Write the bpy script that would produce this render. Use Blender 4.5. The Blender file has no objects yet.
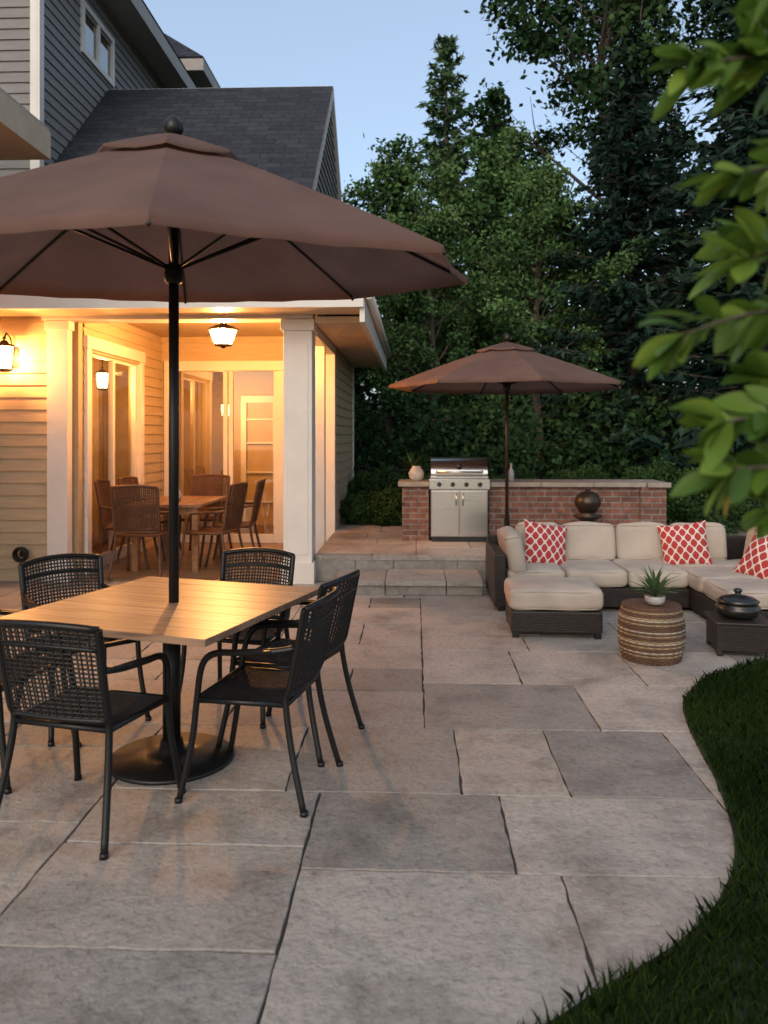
import bpy, math, random
import numpy as np
from mathutils import Vector, Matrix, Euler

R = random.Random(11)
NR = np.random.default_rng(5)
sc = bpy.context.scene
rad = math.radians

# ------------------------------------------------------------------ materials
def new_mat(name):
    m = bpy.data.materials.new(name); m.use_nodes = True
    nt = m.node_tree; nt.nodes.clear()
    out = nt.nodes.new('ShaderNodeOutputMaterial')
    return m, nt, out

def N(nt, t, **kw):
    n = nt.nodes.new(t)
    for k, v in kw.items():
        if hasattr(n, k): setattr(n, k, v)
    return n

def ramp(nt, stops):
    r = nt.nodes.new('ShaderNodeValToRGB')
    el = r.color_ramp.elements
    while len(el) > 1: el.remove(el[-1])
    el[0].position = stops[0][0]; el[0].color = (*stops[0][1], 1)
    for p, c in stops[1:]:
        e = el.new(p); e.color = (*c, 1)
    return r

def mk(name, c1, c2=None, rough=0.6, metal=0.0, nscale=6.0, bscale=60.0, bump=0.15, stretch=(1, 1, 1), spec=0.5, bdist=0.01, coat=0.0):
    m, nt, out = new_mat(name)
    if c2 is None: c2 = tuple(x * 0.75 for x in c1)
    tc = N(nt, 'ShaderNodeTexCoord'); mp = N(nt, 'ShaderNodeMapping'); mp.inputs['Scale'].default_value = stretch
    nt.links.new(tc.outputs['Object'], mp.inputs[0])
    n1 = N(nt, 'ShaderNodeTexNoise'); n1.inputs['Scale'].default_value = nscale; n1.inputs['Detail'].default_value = 6; n1.inputs['Roughness'].default_value = .6
    nt.links.new(mp.outputs[0], n1.inputs['Vector'])
    r = ramp(nt, [(0.32, c2), (0.68, c1)])
    nt.links.new(n1.outputs['Fac'], r.inputs[0])
    b = N(nt, 'ShaderNodeBsdfPrincipled')
    nt.links.new(r.outputs[0], b.inputs['Base Color'])
    b.inputs['Roughness'].default_value = rough; b.inputs['Metallic'].default_value = metal
    b.inputs['Specular IOR Level'].default_value = spec
    b.inputs['Coat Weight'].default_value = coat
    n2 = N(nt, 'ShaderNodeTexNoise'); n2.inputs['Scale'].default_value = bscale; n2.inputs['Detail'].default_value = 4
    nt.links.new(mp.outputs[0], n2.inputs['Vector'])
    bp = N(nt, 'ShaderNodeBump'); bp.inputs['Strength'].default_value = bump; bp.inputs['Distance'].default_value = bdist
    nt.links.new(n2.outputs['Fac'], bp.inputs['Height']); nt.links.new(bp.outputs[0], b.inputs['Normal'])
    nt.links.new(b.outputs[0], out.inputs[0])
    return m

def mk_leaf(name, dark, mid, light, transl=0.3, gloss=False):
    m, nt, out = new_mat(name)
    at = N(nt, 'ShaderNodeAttribute'); at.attribute_name = 'rnd'
    r = ramp(nt, [(0.0, dark), (0.5, mid), (1.0, light)])
    nt.links.new(at.outputs['Fac'], r.inputs[0])
    if gloss:
        d = N(nt, 'ShaderNodeBsdfPrincipled'); d.inputs['Roughness'].default_value = .45; d.inputs['Specular IOR Level'].default_value = .35
    else:
        d = N(nt, 'ShaderNodeBsdfDiffuse')
    nt.links.new(r.outputs[0], d.inputs[0])
    if transl <= 0:
        nt.links.new(d.outputs[0], out.inputs[0]); return m
    t = N(nt, 'ShaderNodeBsdfTranslucent'); mx = N(nt, 'ShaderNodeMixShader'); mx.inputs[0].default_value = transl
    nt.links.new(r.outputs[0], t.inputs[0])
    nt.links.new(d.outputs[0], mx.inputs[1]); nt.links.new(t.outputs[0], mx.inputs[2]); nt.links.new(mx.outputs[0], out.inputs[0])
    return m

def mk_brick(name, c1, c2, mortar, bw, rh, ms, vscale=1.0, rough=.85, bump=.6, bdist=.01):
    m, nt, out = new_mat(name)
    tc = N(nt, 'ShaderNodeTexCoord'); sp = N(nt, 'ShaderNodeSeparateXYZ'); nt.links.new(tc.outputs['Object'], sp.inputs[0])
    ad = N(nt, 'ShaderNodeMath', operation='ADD'); nt.links.new(sp.outputs[0], ad.inputs[0]); nt.links.new(sp.outputs[1], ad.inputs[1])
    if vscale != 1.0:
        nt.links.remove(ad.inputs[1].links[0]); ad.inputs[1].default_value = 0
    mu = N(nt, 'ShaderNodeMath', operation='MULTIPLY'); nt.links.new(sp.outputs[2], mu.inputs[0]); mu.inputs[1].default_value = vscale
    cb = N(nt, 'ShaderNodeCombineXYZ'); nt.links.new(ad.outputs[0], cb.inputs[0]); nt.links.new(mu.outputs[0], cb.inputs[1])
    br = N(nt, 'ShaderNodeTexBrick'); nt.links.new(cb.outputs[0], br.inputs['Vector'])
    br.inputs['Color1'].default_value = (*c1, 1); br.inputs['Color2'].default_value = (*c2, 1); br.inputs['Mortar'].default_value = (*mortar, 1)
    br.inputs['Scale'].default_value = 1; br.inputs['Brick Width'].default_value = bw; br.inputs['Row Height'].default_value = rh
    br.inputs['Mortar Size'].default_value = ms; br.inputs['Mortar Smooth'].default_value = .2; br.inputs['Bias'].default_value = 0
    no = N(nt, 'ShaderNodeTexNoise'); no.inputs['Scale'].default_value = 14; no.inputs['Detail'].default_value = 8; nt.links.new(tc.outputs['Object'], no.inputs['Vector'])
    rr = ramp(nt, [(0.3, (.55, .55, .55)), (0.7, (1.15, 1.15, 1.15))]); nt.links.new(no.outputs['Fac'], rr.inputs[0])
    mx = N(nt, 'ShaderNodeMix', data_type='RGBA', blend_type='MULTIPLY'); mx.inputs['Factor'].default_value = 1
    nt.links.new(br.outputs['Color'], mx.inputs['A']); nt.links.new(rr.outputs[0], mx.inputs['B'])
    b = N(nt, 'ShaderNodeBsdfPrincipled'); b.inputs['Roughness'].default_value = rough; nt.links.new(mx.outputs['Result'], b.inputs['Base Color'])
    sb = N(nt, 'ShaderNodeMath', operation='SUBTRACT'); nt.links.new(no.outputs['Fac'], sb.inputs[0]); nt.links.new(br.outputs['Fac'], sb.inputs[1])
    bp = N(nt, 'ShaderNodeBump'); bp.inputs['Strength'].default_value = bump; bp.inputs['Distance'].default_value = bdist
    nt.links.new(sb.outputs[0], bp.inputs['Height']); nt.links.new(bp.outputs[0], b.inputs['Normal']); nt.links.new(b.outputs[0], out.inputs[0])
    return m

def mk_stone():
    m, nt, out = new_mat('flagstone')
    tc = N(nt, 'ShaderNodeTexCoord'); at = N(nt, 'ShaderNodeAttribute'); at.attribute_name = 'rnd'
    r0 = ramp(nt, [(0, (.26, .23, .20)), (.3, (.37, .33, .285)), (.6, (.43, .375, .32)), (.8, (.39, .335, .28)), (1, (.30, .275, .25))])
    nt.links.new(at.outputs['Fac'], r0.inputs[0])
    def noise(s, d=6, ro=.6):
        n = N(nt, 'ShaderNodeTexNoise'); n.inputs['Scale'].default_value = s; n.inputs['Detail'].default_value = d; n.inputs['Roughness'].default_value = ro
        nt.links.new(tc.outputs['Object'], n.inputs['Vector']); return n
    a = noise(2.6, 8, .68); ra = ramp(nt, [(.3, (.55, .53, .51)), (.5, (.95, .94, .93)), (.75, (1.15, 1.12, 1.08))]); nt.links.new(a.outputs['Fac'], ra.inputs[0])
    b_ = noise(30, 8, .75); rb = ramp(nt, [(.32, (.55, .55, .55)), (.48, (.96, .96, .96)), (.7, (1.1, 1.1, 1.1))]); nt.links.new(b_.outputs['Fac'], rb.inputs[0])
    m1 = N(nt, 'ShaderNodeMix', data_type='RGBA', blend_type='MULTIPLY'); m1.inputs['Factor'].default_value = 1
    m2 = N(nt, 'ShaderNodeMix', data_type='RGBA', blend_type='MULTIPLY'); m2.inputs['Factor'].default_value = 1
    nt.links.new(r0.outputs[0], m1.inputs['A']); nt.links.new(ra.outputs[0], m1.inputs['B'])
    nt.links.new(m1.outputs['Result'], m2.inputs['A']); nt.links.new(rb.outputs[0], m2.inputs['B'])
    p = N(nt, 'ShaderNodeBsdfPrincipled'); nt.links.new(m2.outputs['Result'], p.inputs['Base Color'])
    rr = ramp(nt, [(.3, (.42,) * 3), (.7, (.72,) * 3)]); nt.links.new(a.outputs['Fac'], rr.inputs[0]); nt.links.new(rr.outputs[0], p.inputs['Roughness'])
    c = noise(7, 10, .66); d = N(nt, 'ShaderNodeTexVoronoi'); d.inputs['Scale'].default_value = 55; nt.links.new(tc.outputs['Object'], d.inputs['Vector'])
    ad = N(nt, 'ShaderNodeMath', operation='MULTIPLY_ADD'); nt.links.new(d.outputs['Distance'], ad.inputs[0]); ad.inputs[1].default_value = .12; nt.links.new(c.outputs['Fac'], ad.inputs[2])
    bp = N(nt, 'ShaderNodeBump'); bp.inputs['Strength'].default_value = .7; bp.inputs['Distance'].default_value = .025
    nt.links.new(ad.outputs[0], bp.inputs['Height']); nt.links.new(bp.outputs[0], p.inputs['Normal']); nt.links.new(p.outputs[0], out.inputs[0])
    return m

def mk_wood(name, c1, c2, rough=.35, axis='x'):
    m, nt, out = new_mat(name)
    tc = N(nt, 'ShaderNodeTexCoord'); at = N(nt, 'ShaderNodeAttribute'); at.attribute_name = 'rnd'
    mp = N(nt, 'ShaderNodeMapping'); mp.inputs['Scale'].default_value = (1.2, 14, 14) if axis == 'x' else (14, 1.2, 14)
    of = N(nt, 'ShaderNodeVectorMath', operation='SCALE'); of.inputs[0].default_value = (7, 13, 5); nt.links.new(at.outputs['Fac'], of.inputs['Scale'])
    va = N(nt, 'ShaderNodeVectorMath', operation='ADD'); nt.links.new(tc.outputs['Object'], mp.inputs[0]); nt.links.new(mp.outputs[0], va.inputs[0]); nt.links.new(of.outputs[0], va.inputs[1])
    no = N(nt, 'ShaderNodeTexNoise'); no.inputs['Scale'].default_value = 2.2; no.inputs['Detail'].default_value = 8; no.inputs['Distortion'].default_value = .8; nt.links.new(va.outputs[0], no.inputs['Vector'])
    r = ramp(nt, [(.3, c2), (.5, c1), (.7, tuple(x * 1.25 for x in c1))]); nt.links.new(no.outputs['Fac'], r.inputs[0])
    rv = ramp(nt, [(0, (.75,) * 3), (1, (1.2,) * 3)]); nt.links.new(at.outputs['Fac'], rv.inputs[0])
    mx = N(nt, 'ShaderNodeMix', data_type='RGBA', blend_type='MULTIPLY'); mx.inputs['Factor'].default_value = 1
    nt.links.new(r.outputs[0], mx.inputs['A']); nt.links.new(rv.outputs[0], mx.inputs['B'])
    p = N(nt, 'ShaderNodeBsdfPrincipled'); nt.links.new(mx.outputs['Result'], p.inputs['Base Color']); p.inputs['Roughness'].default_value = rough
    bp = N(nt, 'ShaderNodeBump'); bp.inputs['Strength'].default_value = .35; bp.inputs['Distance'].default_value = .005
    nt.links.new(no.outputs['Fac'], bp.inputs['Height']); nt.links.new(bp.outputs[0], p.inputs['Normal']); nt.links.new(p.outputs[0], out.inputs[0])
    return m

def mk_wicker(name, c1, c2, sc_=55):
    m, nt, out = new_mat(name)
    tc = N(nt, 'ShaderNodeTexCoord'); sp = N(nt, 'ShaderNodeSeparateXYZ'); nt.links.new(tc.outputs['Object'], sp.inputs[0])
    ad = N(nt, 'ShaderNodeMath', operation='ADD'); nt.links.new(sp.outputs[0], ad.inputs[0]); nt.links.new(sp.outputs[1], ad.inputs[1])
    cb = N(nt, 'ShaderNodeCombineXYZ'); nt.links.new(ad.outputs[0], cb.inputs[0]); nt.links.new(sp.outputs[2], cb.inputs[1])
    br = N(nt, 'ShaderNodeTexBrick'); nt.links.new(cb.outputs[0], br.inputs['Vector'])
    br.inputs['Color1'].default_value = (*c1, 1); br.inputs['Color2'].default_value = (*c2, 1); br.inputs['Mortar'].default_value = (.005, .004, .003, 1)
    br.inputs['Scale'].default_value = 1; br.inputs['Brick Width'].default_value = 2.0 / sc_; br.inputs['Row Height'].default_value = .7 / sc_; br.inputs['Mortar Size'].default_value = .11 / sc_
    br.inputs['Mortar Smooth'].default_value = 1
    p = N(nt, 'ShaderNodeBsdfPrincipled'); nt.links.new(br.outputs['Color'], p.inputs['Base Color']); p.inputs['Roughness'].default_value = .5
    iv = N(nt, 'ShaderNodeMath', operation='SUBTRACT'); iv.inputs[0].default_value = 1; nt.links.new(br.outputs['Fac'], iv.inputs[1])
    bp = N(nt, 'ShaderNodeBump'); bp.inputs['Strength'].default_value = .9; bp.inputs['Distance'].default_value = .006
    nt.links.new(iv.outputs[0], bp.inputs['Height']); nt.links.new(bp.outputs[0], p.inputs['Normal']); nt.links.new(p.outputs[0], out.inputs[0])
    return m

def mk_fabric(name, c, transl=.2, rough=.9):
    m, nt, out = new_mat(name)
    tc = N(nt, 'ShaderNodeTexCoord')
    no = N(nt, 'ShaderNodeTexNoise'); no.inputs['Scale'].default_value = 3; no.inputs['Detail'].default_value = 5; nt.links.new(tc.outputs['Object'], no.inputs['Vector'])
    r = ramp(nt, [(.3, tuple(x * .82 for x in c)), (.7, tuple(x * 1.1 for x in c))]); nt.links.new(no.outputs['Fac'], r.inputs[0])
    p = N(nt, 'ShaderNodeBsdfPrincipled'); p.inputs['Roughness'].default_value = rough; p.inputs['Specular IOR Level'].default_value = .2
    nt.links.new(r.outputs[0], p.inputs['Base Color'])
    wv = N(nt, 'ShaderNodeTexNoise'); wv.inputs['Scale'].default_value = 350; nt.links.new(tc.outputs['Object'], wv.inputs['Vector'])
    w2 = N(nt, 'ShaderNodeMath', operation='MULTIPLY_ADD'); nt.links.new(no.outputs['Fac'], w2.inputs[0]); w2.inputs[1].default_value = 6; nt.links.new(wv.outputs['Fac'], w2.inputs[2])
    bp = N(nt, 'ShaderNodeBump'); bp.inputs['Strength'].default_value = .35; bp.inputs['Distance'].default_value = .003; nt.links.new(w2.outputs[0], bp.inputs['Height']); nt.links.new(bp.outputs[0], p.inputs['Normal'])
    if transl <= 0:
        nt.links.new(p.outputs[0], out.inputs[0]); return m
    t = N(nt, 'ShaderNodeBsdfTranslucent'); nt.links.new(r.outputs[0], t.inputs[0])
    mx = N(nt, 'ShaderNodeMixShader'); mx.inputs[0].default_value = transl
    nt.links.new(p.outputs[0], mx.inputs[1]); nt.links.new(t.outputs[0], mx.inputs[2]); nt.links.new(mx.outputs[0], out.inputs[0])
    return m

def mk_lampglass(name, col, strength):
    m, nt, out = new_mat(name)
    t = N(nt, 'ShaderNodeBsdfTransparent'); t.inputs[0].default_value = (.95, .9, .8, 1)
    e = N(nt, 'ShaderNodeEmission'); e.inputs[0].default_value = (*col, 1); e.inputs[1].default_value = strength
    a = N(nt, 'ShaderNodeAddShader'); nt.links.new(t.outputs[0], a.inputs[0]); nt.links.new(e.outputs[0], a.inputs[1]); nt.links.new(a.outputs[0], out.inputs[0])
    return m

def mk_glass(name, refl=.12, tint=(.9, .93, .92)):
    m, nt, out = new_mat(name)
    t = N(nt, 'ShaderNodeBsdfTransparent'); t.inputs[0].default_value = (*tint, 1)
    g = N(nt, 'ShaderNodeBsdfGlossy'); g.inputs['Roughness'].default_value = .02
    mx = N(nt, 'ShaderNodeMixShader'); mx.inputs[0].default_value = refl
    nt.links.new(t.outputs[0], mx.inputs[1]); nt.links.new(g.outputs[0], mx.inputs[2]); nt.links.new(mx.outputs[0], out.inputs[0])
    return m

def mk_pillow():
    m, nt, out = new_mat('pillow_print')
    tc = N(nt, 'ShaderNodeTexCoord'); sp = N(nt, 'ShaderNodeSeparateXYZ'); nt.links.new(tc.outputs['Object'], sp.inputs[0])
    outs = []
    for i, f in ((0, 74), (1, 56)):
        k = N(nt, 'ShaderNodeMath', operation='MULTIPLY'); k.inputs[1].default_value = f; nt.links.new(sp.outputs[i], k.inputs[0])
        c = N(nt, 'ShaderNodeMath', operation='COSINE'); nt.links.new(k.outputs[0], c.inputs[0]); outs.append(c)
    s = N(nt, 'ShaderNodeMath', operation='ADD'); nt.links.new(outs[0].outputs[0], s.inputs[0]); nt.links.new(outs[1].outputs[0], s.inputs[1])
    a = N(nt, 'ShaderNodeMath', operation='ABSOLUTE'); nt.links.new(s.outputs[0], a.inputs[0])
    r = ramp(nt, [(0, (.62, .54, .48)), (.19, (.62, .54, .48)), (.26, (.36, .033, .03))])
    h = N(nt, 'ShaderNodeMath', operation='MULTIPLY'); h.inputs[1].default_value = .55; nt.links.new(a.outputs[0], h.inputs[0]); nt.links.new(h.outputs[0], r.inputs[0])
    p = N(nt, 'ShaderNodeBsdfPrincipled'); p.inputs['Roughness'].default_value = .9; nt.links.new(r.outputs[0], p.inputs['Base Color']); nt.links.new(p.outputs[0], out.inputs[0])
    return m

STONE = mk_stone()
JOINT = mk('joint_sand', (.075, .065, .055), (.045, .038, .03), .95, bscale=200, bump=.6)
RISER = mk('step_stone', (.31, .275, .24), (.19, .17, .15), .8, bscale=25, bump=.6, bdist=.02, nscale=9)
SOIL = mk('woodland_soil', (.03, .035, .018), (.015, .02, .01), .95, bscale=30, bump=.6)
LAWN = mk('lawn_base', (.02, .034, .01), (.01, .02, .006), .95, bscale=150, bump=.6, bdist=.02)
SIDING = mk('siding_cream', (.50, .38, .23), (.43, .32, .19), .6, stretch=(1, 1, 8), nscale=3, bscale=40, bump=.1)
SIDDUSK = mk('siding_dusk', (.23, .21, .195), (.19, .175, .16), .65, stretch=(1, 1, 8), nscale=3, bscale=40, bump=.12)  # same siding as the lower walls, with dusk dimness put into its colour
TRIM = mk('trim_white', (.72, .67, .60), (.66, .61, .54), .45, nscale=4, bscale=80, bump=.05)
SOFFIT = mk('soffit', (.62, .47, .32), (.54, .41, .27), .6)
CEIL = mk('porch_ceiling', (.52, .38, .22), (.45, .33, .19), .6)
WALLIN = mk('wall_cream', (.50, .36, .20), (.43, .31, .17), .8)
SHING = mk_brick('roof_shingles', (.036, .037, .045), (.016, .017, .022), (.006, .006, .007), .30, .14, .006, vscale=1.45, bump=1, bdist=.02)
BRICK = mk_brick('brick', (.25, .10, .065), (.14, .062, .045), (.22, .19, .165), .2, .068, .009, bump=.8)
CAP = mk('stone_cap', (.34, .29, .24), (.22, .19, .16), .7, bscale=30, bump=.5)
BLACK = mk('black_metal', (.012, .011, .010), (.008, .008, .008), .38, .3, bscale=150, bump=.1)
BLKW = mk('black_weave', (.022, .018, .015), (.010, .009, .008), .45, bscale=300, bump=.3)
BRONZE = mk('bronze_pole', (.035, .025, .02), (.02, .015, .012), .4, .5)
UMB = mk_fabric('umbrella_canvas', (.18, .108, .086), .32)
TWOOD = mk_wood('table_wood', (.31, .185, .115), (.16, .09, .055), .38)
WFLOOR = mk_wood('porch_floor', (.22, .13, .07), (.13, .07, .04), .35)
RATTAN = mk('rattan', (.14, .058, .025), (.065, .026, .011), .45, bscale=200, bump=.4)
STEEL = mk('stainless_steel', (.62, .61, .59), (.55, .54, .52), .24, 1.0, stretch=(1, 1, 30), nscale=3, bscale=30, bump=.03)
STEELD = mk('steel_dark', (.05, .05, .05), (.03, .03, .03), .4, .8)
WICK = mk_wicker('sofa_wicker', (.035, .022, .016), (.018, .012, .009))
CUSH = mk_fabric('cushion_fabric', (.44, .37, .30), .0)
PIL = mk_pillow()
BARK = mk('bark', (.11, .085, .062), (.045, .036, .026), .9, stretch=(1, 1, .25), nscale=8, bscale=20, bump=.9, bdist=.04)
CERB = mk('dark_ceramic', (.02, .018, .016), (.01, .01, .01), .25, bump=.03)
CERW = mk('glazed_ceramic', (.5, .48, .45), (.25, .24, .24), .3)
PATINA = mk('aged_bronze', (.07, .045, .03), (.03, .022, .018), .35, .6)
CURT = mk_fabric('curtain', (.5, .36, .2), .3)
GLASS = mk_glass('window_glass', .12)
GLASSR = mk_glass('window_glass_reflective', .4, (.6, .6, .6))
LAMPG = mk_lampglass('lamp_glass', (1, .60, .24), 9)
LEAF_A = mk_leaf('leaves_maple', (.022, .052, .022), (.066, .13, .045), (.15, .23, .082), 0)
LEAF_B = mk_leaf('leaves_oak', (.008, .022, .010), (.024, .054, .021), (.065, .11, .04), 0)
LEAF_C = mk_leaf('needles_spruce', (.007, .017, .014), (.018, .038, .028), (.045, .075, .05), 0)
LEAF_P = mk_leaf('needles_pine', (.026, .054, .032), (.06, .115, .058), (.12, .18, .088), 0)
GRASSM = mk_leaf('grass_blades', (.010, .020, .005), (.021, .040, .009), (.042, .068, .017), .2)
SHRUBL = mk_leaf('shrub_leaves', (.05, .11, .014), (.11, .20, .024), (.21, .32, .05), .4, True)
BUSHL = mk_leaf('bush_leaves', (.018, .042, .015), (.045, .09, .03), (.10, .16, .055), .2)

# ------------------------------------------------------------------ mesh builder
class M:
    def __init__(s): s.v = []; s.f = []; s.mi = []; s.sm = []; s.rn = []
    def add(s, vs, fs, mi=0, smooth=False, rn=0.5):
        o = len(s.v); s.v += [tuple(p) for p in vs]; s.rn += [rn] * len(vs)
        for f in fs: s.f.append([o + i for i in f]); s.mi.append(mi); s.sm.append(smooth)
    def box(s, x0, x1, y0, y1, z0, z1, mi=0, T=None, rn=.5):
        vs = [Vector((x, y, z)) for z in (z0, z1) for y in (y0, y1) for x in (x0, x1)]
        if T is not None: vs = [T @ p for p in vs]
        s.add(vs, [(0, 2, 3, 1), (4, 5, 7, 6), (0, 1, 5, 4), (2, 6, 7, 3), (0, 4, 6, 2), (1, 3, 7, 5)], mi, False, rn)
    def tube(s, pts, r, n=8, mi=0, cap=True, rn=.5):
        pts = [Vector(p) for p in pts]; k = len(pts)
        rs = r if isinstance(r, (list, tuple)) else [r] * k
        vs = []; up = None
        for i in range(k):
            d = (pts[min(i + 1, k - 1)] - pts[max(i - 1, 0)])
            if d.length < 1e-9: d = Vector((0, 0, 1))
            d.normalize()
            if up is None:
                up = Vector((0, 0, 1)) if abs(d.z) < .9 else Vector((1, 0, 0))
            a = d.cross(up)
            if a.length < 1e-6: a = d.cross(Vector((0, 1, 0)))
            a.normalize(); b = a.cross(d).normalized(); up = b
            for j in range(n):
                t = 2 * math.pi * j / n; vs.append(pts[i] + (a * math.cos(t) + b * math.sin(t)) * rs[i])
        fs = [(i * n + j, i * n + (j + 1) % n, (i + 1) * n + (j + 1) % n, (i + 1) * n + j) for i in range(k - 1) for j in range(n)]
        s.add(vs, fs, mi, True, rn)
        if cap:
            o = len(s.v) - len(vs)
            s.f.append([o + j for j in range(n)][::-1]); s.mi.append(mi); s.sm.append(False)
            s.f.append([o + (k - 1) * n + j for j in range(n)]); s.mi.append(mi); s.sm.append(False)
    def lathe(s, prof, cx=0, cy=0, cz=0, n=28, mi=0, smooth=True, T=None):
        vs = []
        for r, z in prof:
            for j in range(n):
                t = 2 * math.pi * j / n; p = Vector((cx + r * math.cos(t), cy + r * math.sin(t), cz + z))
                vs.append(T @ p if T is not None else p)
        k = len(prof)
        fs = [(i * n + j, i * n + (j + 1) % n, (i + 1) * n + (j + 1) % n, (i + 1) * n + j) for i in range(k - 1) for j in range(n)]
        s.add(vs, fs, mi, smooth)
    def mesh(s, name, mats):
        me = bpy.data.meshes.new(name); me.from_pydata(s.v, [], s.f)
        for m in mats: me.materials.append(m)
        me.polygons.foreach_set('material_index', s.mi); me.polygons.foreach_set('use_smooth', s.sm)
        at = me.attributes.new('rnd', 'FLOAT', 'POINT'); at.data.foreach_set('value', s.rn)
        me.update(); return me
    def obj(s, name, mats, parent=None, loc=(0, 0, 0), rot=(0, 0, 0), bevel=0):
        return link(name, s.mesh(name, mats), parent, loc, rot, bevel)

def link(name, me, parent=None, loc=(0, 0, 0), rot=(0, 0, 0), bevel=0):
    o = bpy.data.objects.new(name, me); sc.collection.objects.link(o); o.location = loc; o.rotation_euler = rot
    if parent: o.parent = parent
    if bevel:
        b = o.modifiers.new('bevel', 'BEVEL'); b.width = bevel; b.segments = 2; b.limit_method = 'ANGLE'; b.angle_limit = rad(40)
    return o

def group(name, loc=(0, 0, 0), rz=0, rx=0, parent=None):
    e = bpy.data.objects.new(name, None); sc.collection.objects.link(e); e.location = loc; e.rotation_euler = (rx, 0, rz); e.empty_display_size = .2
    if parent: e.parent = parent
    return e

def np_mesh(name, verts, nper, rnd, mat, smooth=False):
    n = len(verts) // nper
    me = bpy.data.meshes.new(name)
    me.vertices.add(len(verts)); me.vertices.foreach_set('co', verts.astype(np.float32).ravel())
    me.loops.add(len(verts)); me.loops.foreach_set('vertex_index', np.arange(len(verts), dtype=np.int32))
    me.polygons.add(n); me.polygons.foreach_set('loop_start', np.arange(n, dtype=np.int32) * nper)
    me.update(calc_edges=True)
    at = me.attributes.new('rnd', 'FLOAT', 'POINT'); at.data.foreach_set('value', np.repeat(rnd, nper).astype(np.float32))
    me.materials.append(mat); me.update(); return me

def unit(a): return a / (np.linalg.norm(a, axis=1, keepdims=True) + 1e-9)

def leaves(cent, L, W, dirs=None, flat=0.0):
    n = len(cent)
    d = unit(NR.normal(size=(n, 3))) if dirs is None else unit(dirs)
    q = NR.normal(size=(n, 3)); q[:, 2] += flat * 2
    s = unit(np.cross(d, q))
    L = np.asarray(L).reshape(-1, 1) * np.ones((n, 1)); W = np.asarray(W).reshape(-1, 1) * np.ones((n, 1))
    v = np.stack([cent - d * L * .5, cent + s * W * .5 - d * L * .05, cent + d * L * .5, cent - s * W * .5 - d * L * .05], 1)
    return v.reshape(-1, 3)

# ------------------------------------------------------------------ trees
def jit(a): return Vector((R.uniform(-a, a), R.uniform(-a, a), R.uniform(-a, a)))

def deciduous(seed, h, spread, leafmat, lowest=.18, per=60, leafL=.15, cl=.38, name='tree', keepf=1.0):
    R.seed(seed)
    mb = M(); tips = []
    tr = [Vector((0, 0, -.1))]
    for i in range(1, 9): tr.append(Vector((0, 0, h * .93 * i / 8)) + Vector((R.uniform(-1, 1), R.uniform(-1, 1), 0)) * .035 * h * (i / 8))
    mb.tube(tr, [h * .017 * (1 - .85 * i / 8) + .015 for i in range(9)], 8)
    def along(pl, t):
        f = t * (len(pl) - 1); i = min(int(f), len(pl) - 2); return pl[i].lerp(pl[i + 1], f - i)
    nl = int(20 + h * .8)
    for k in range(nl):
        t = lowest + (1 - lowest) * (k + R.random()) / nl
        base = along(tr, min(t, .99)); az = k * 2.4 + R.uniform(-.5, .5)
        prof = math.sin(math.pi * (min(max((t - lowest) / (1 - lowest), 0), 1) * .82 + .14)) ** .7
        ln = spread * prof * R.uniform(.5, 1.25); el = .25 + .9 * t + R.uniform(-.2, .2)
        d = Vector((math.cos(az) * math.cos(el), math.sin(az) * math.cos(el), math.sin(el)))
        pl = [base]; dd = d.copy()
        for i in range(4):
            dd = (dd + jit(.22) + Vector((0, 0, .05))).normalized(); pl.append(pl[-1] + dd * ln / 4)
        r0 = .012 * h * (1 - t * .7) * .5 + .01
        mb.tube(pl, [r0, r0 * .75, r0 * .55, r0 * .35, .008], 5, cap=False)
        nb = max(3, int(ln * 3.2))
        for j in range(nb):
            tt = .3 + .7 * (j + R.random()) / nb; b0 = along(pl, min(tt, .99))
            sd = (dd + jit(1.0)).normalized(); sl = ln * .36 * R.uniform(.6, 1.2) * (1.25 - tt * .5)
            p2 = [b0, b0 + sd * sl * .5 + jit(.05), b0 + sd * sl + jit(.12)]
            mb.tube(p2, [r0 * .3, r0 * .2, .004], 4, cap=False)
            if R.random() > keepf: continue
            br = R.random()
            for q in range(3):
                tips.append((p2[1].lerp(p2[2], R.uniform(0, 1.1)) + jit(.22), .6 * br + .4 * R.random()))
        tips.append((pl[-1], R.random()))
    tip = np.array([list(t[0]) for t in tips]); cr = np.array([t[1] for t in tips])
    n = len(tips) * per; idx = np.repeat(np.arange(len(tips)), per)
    sz = NR.uniform(.55, 1.2, len(tips))[idx][:, None] * cl
    off = NR.normal(size=(n, 3)) * sz * np.array([.62, .62, .42])
    c = tip[idx] + off; keep = c[:, 2] > .3; c = c[keep]; idx = idx[keep]
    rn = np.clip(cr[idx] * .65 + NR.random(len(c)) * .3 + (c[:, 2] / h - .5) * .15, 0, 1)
    v = leaves(c, NR.uniform(.7, 1.3, len(c)) * leafL, NR.uniform(.7, 1.2, len(c)) * leafL * .6, flat=.4)
    return mb.mesh(name + '_trunk', [BARK]), np_mesh(name + '_foliage', v, 4, rn, leafmat)

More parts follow.
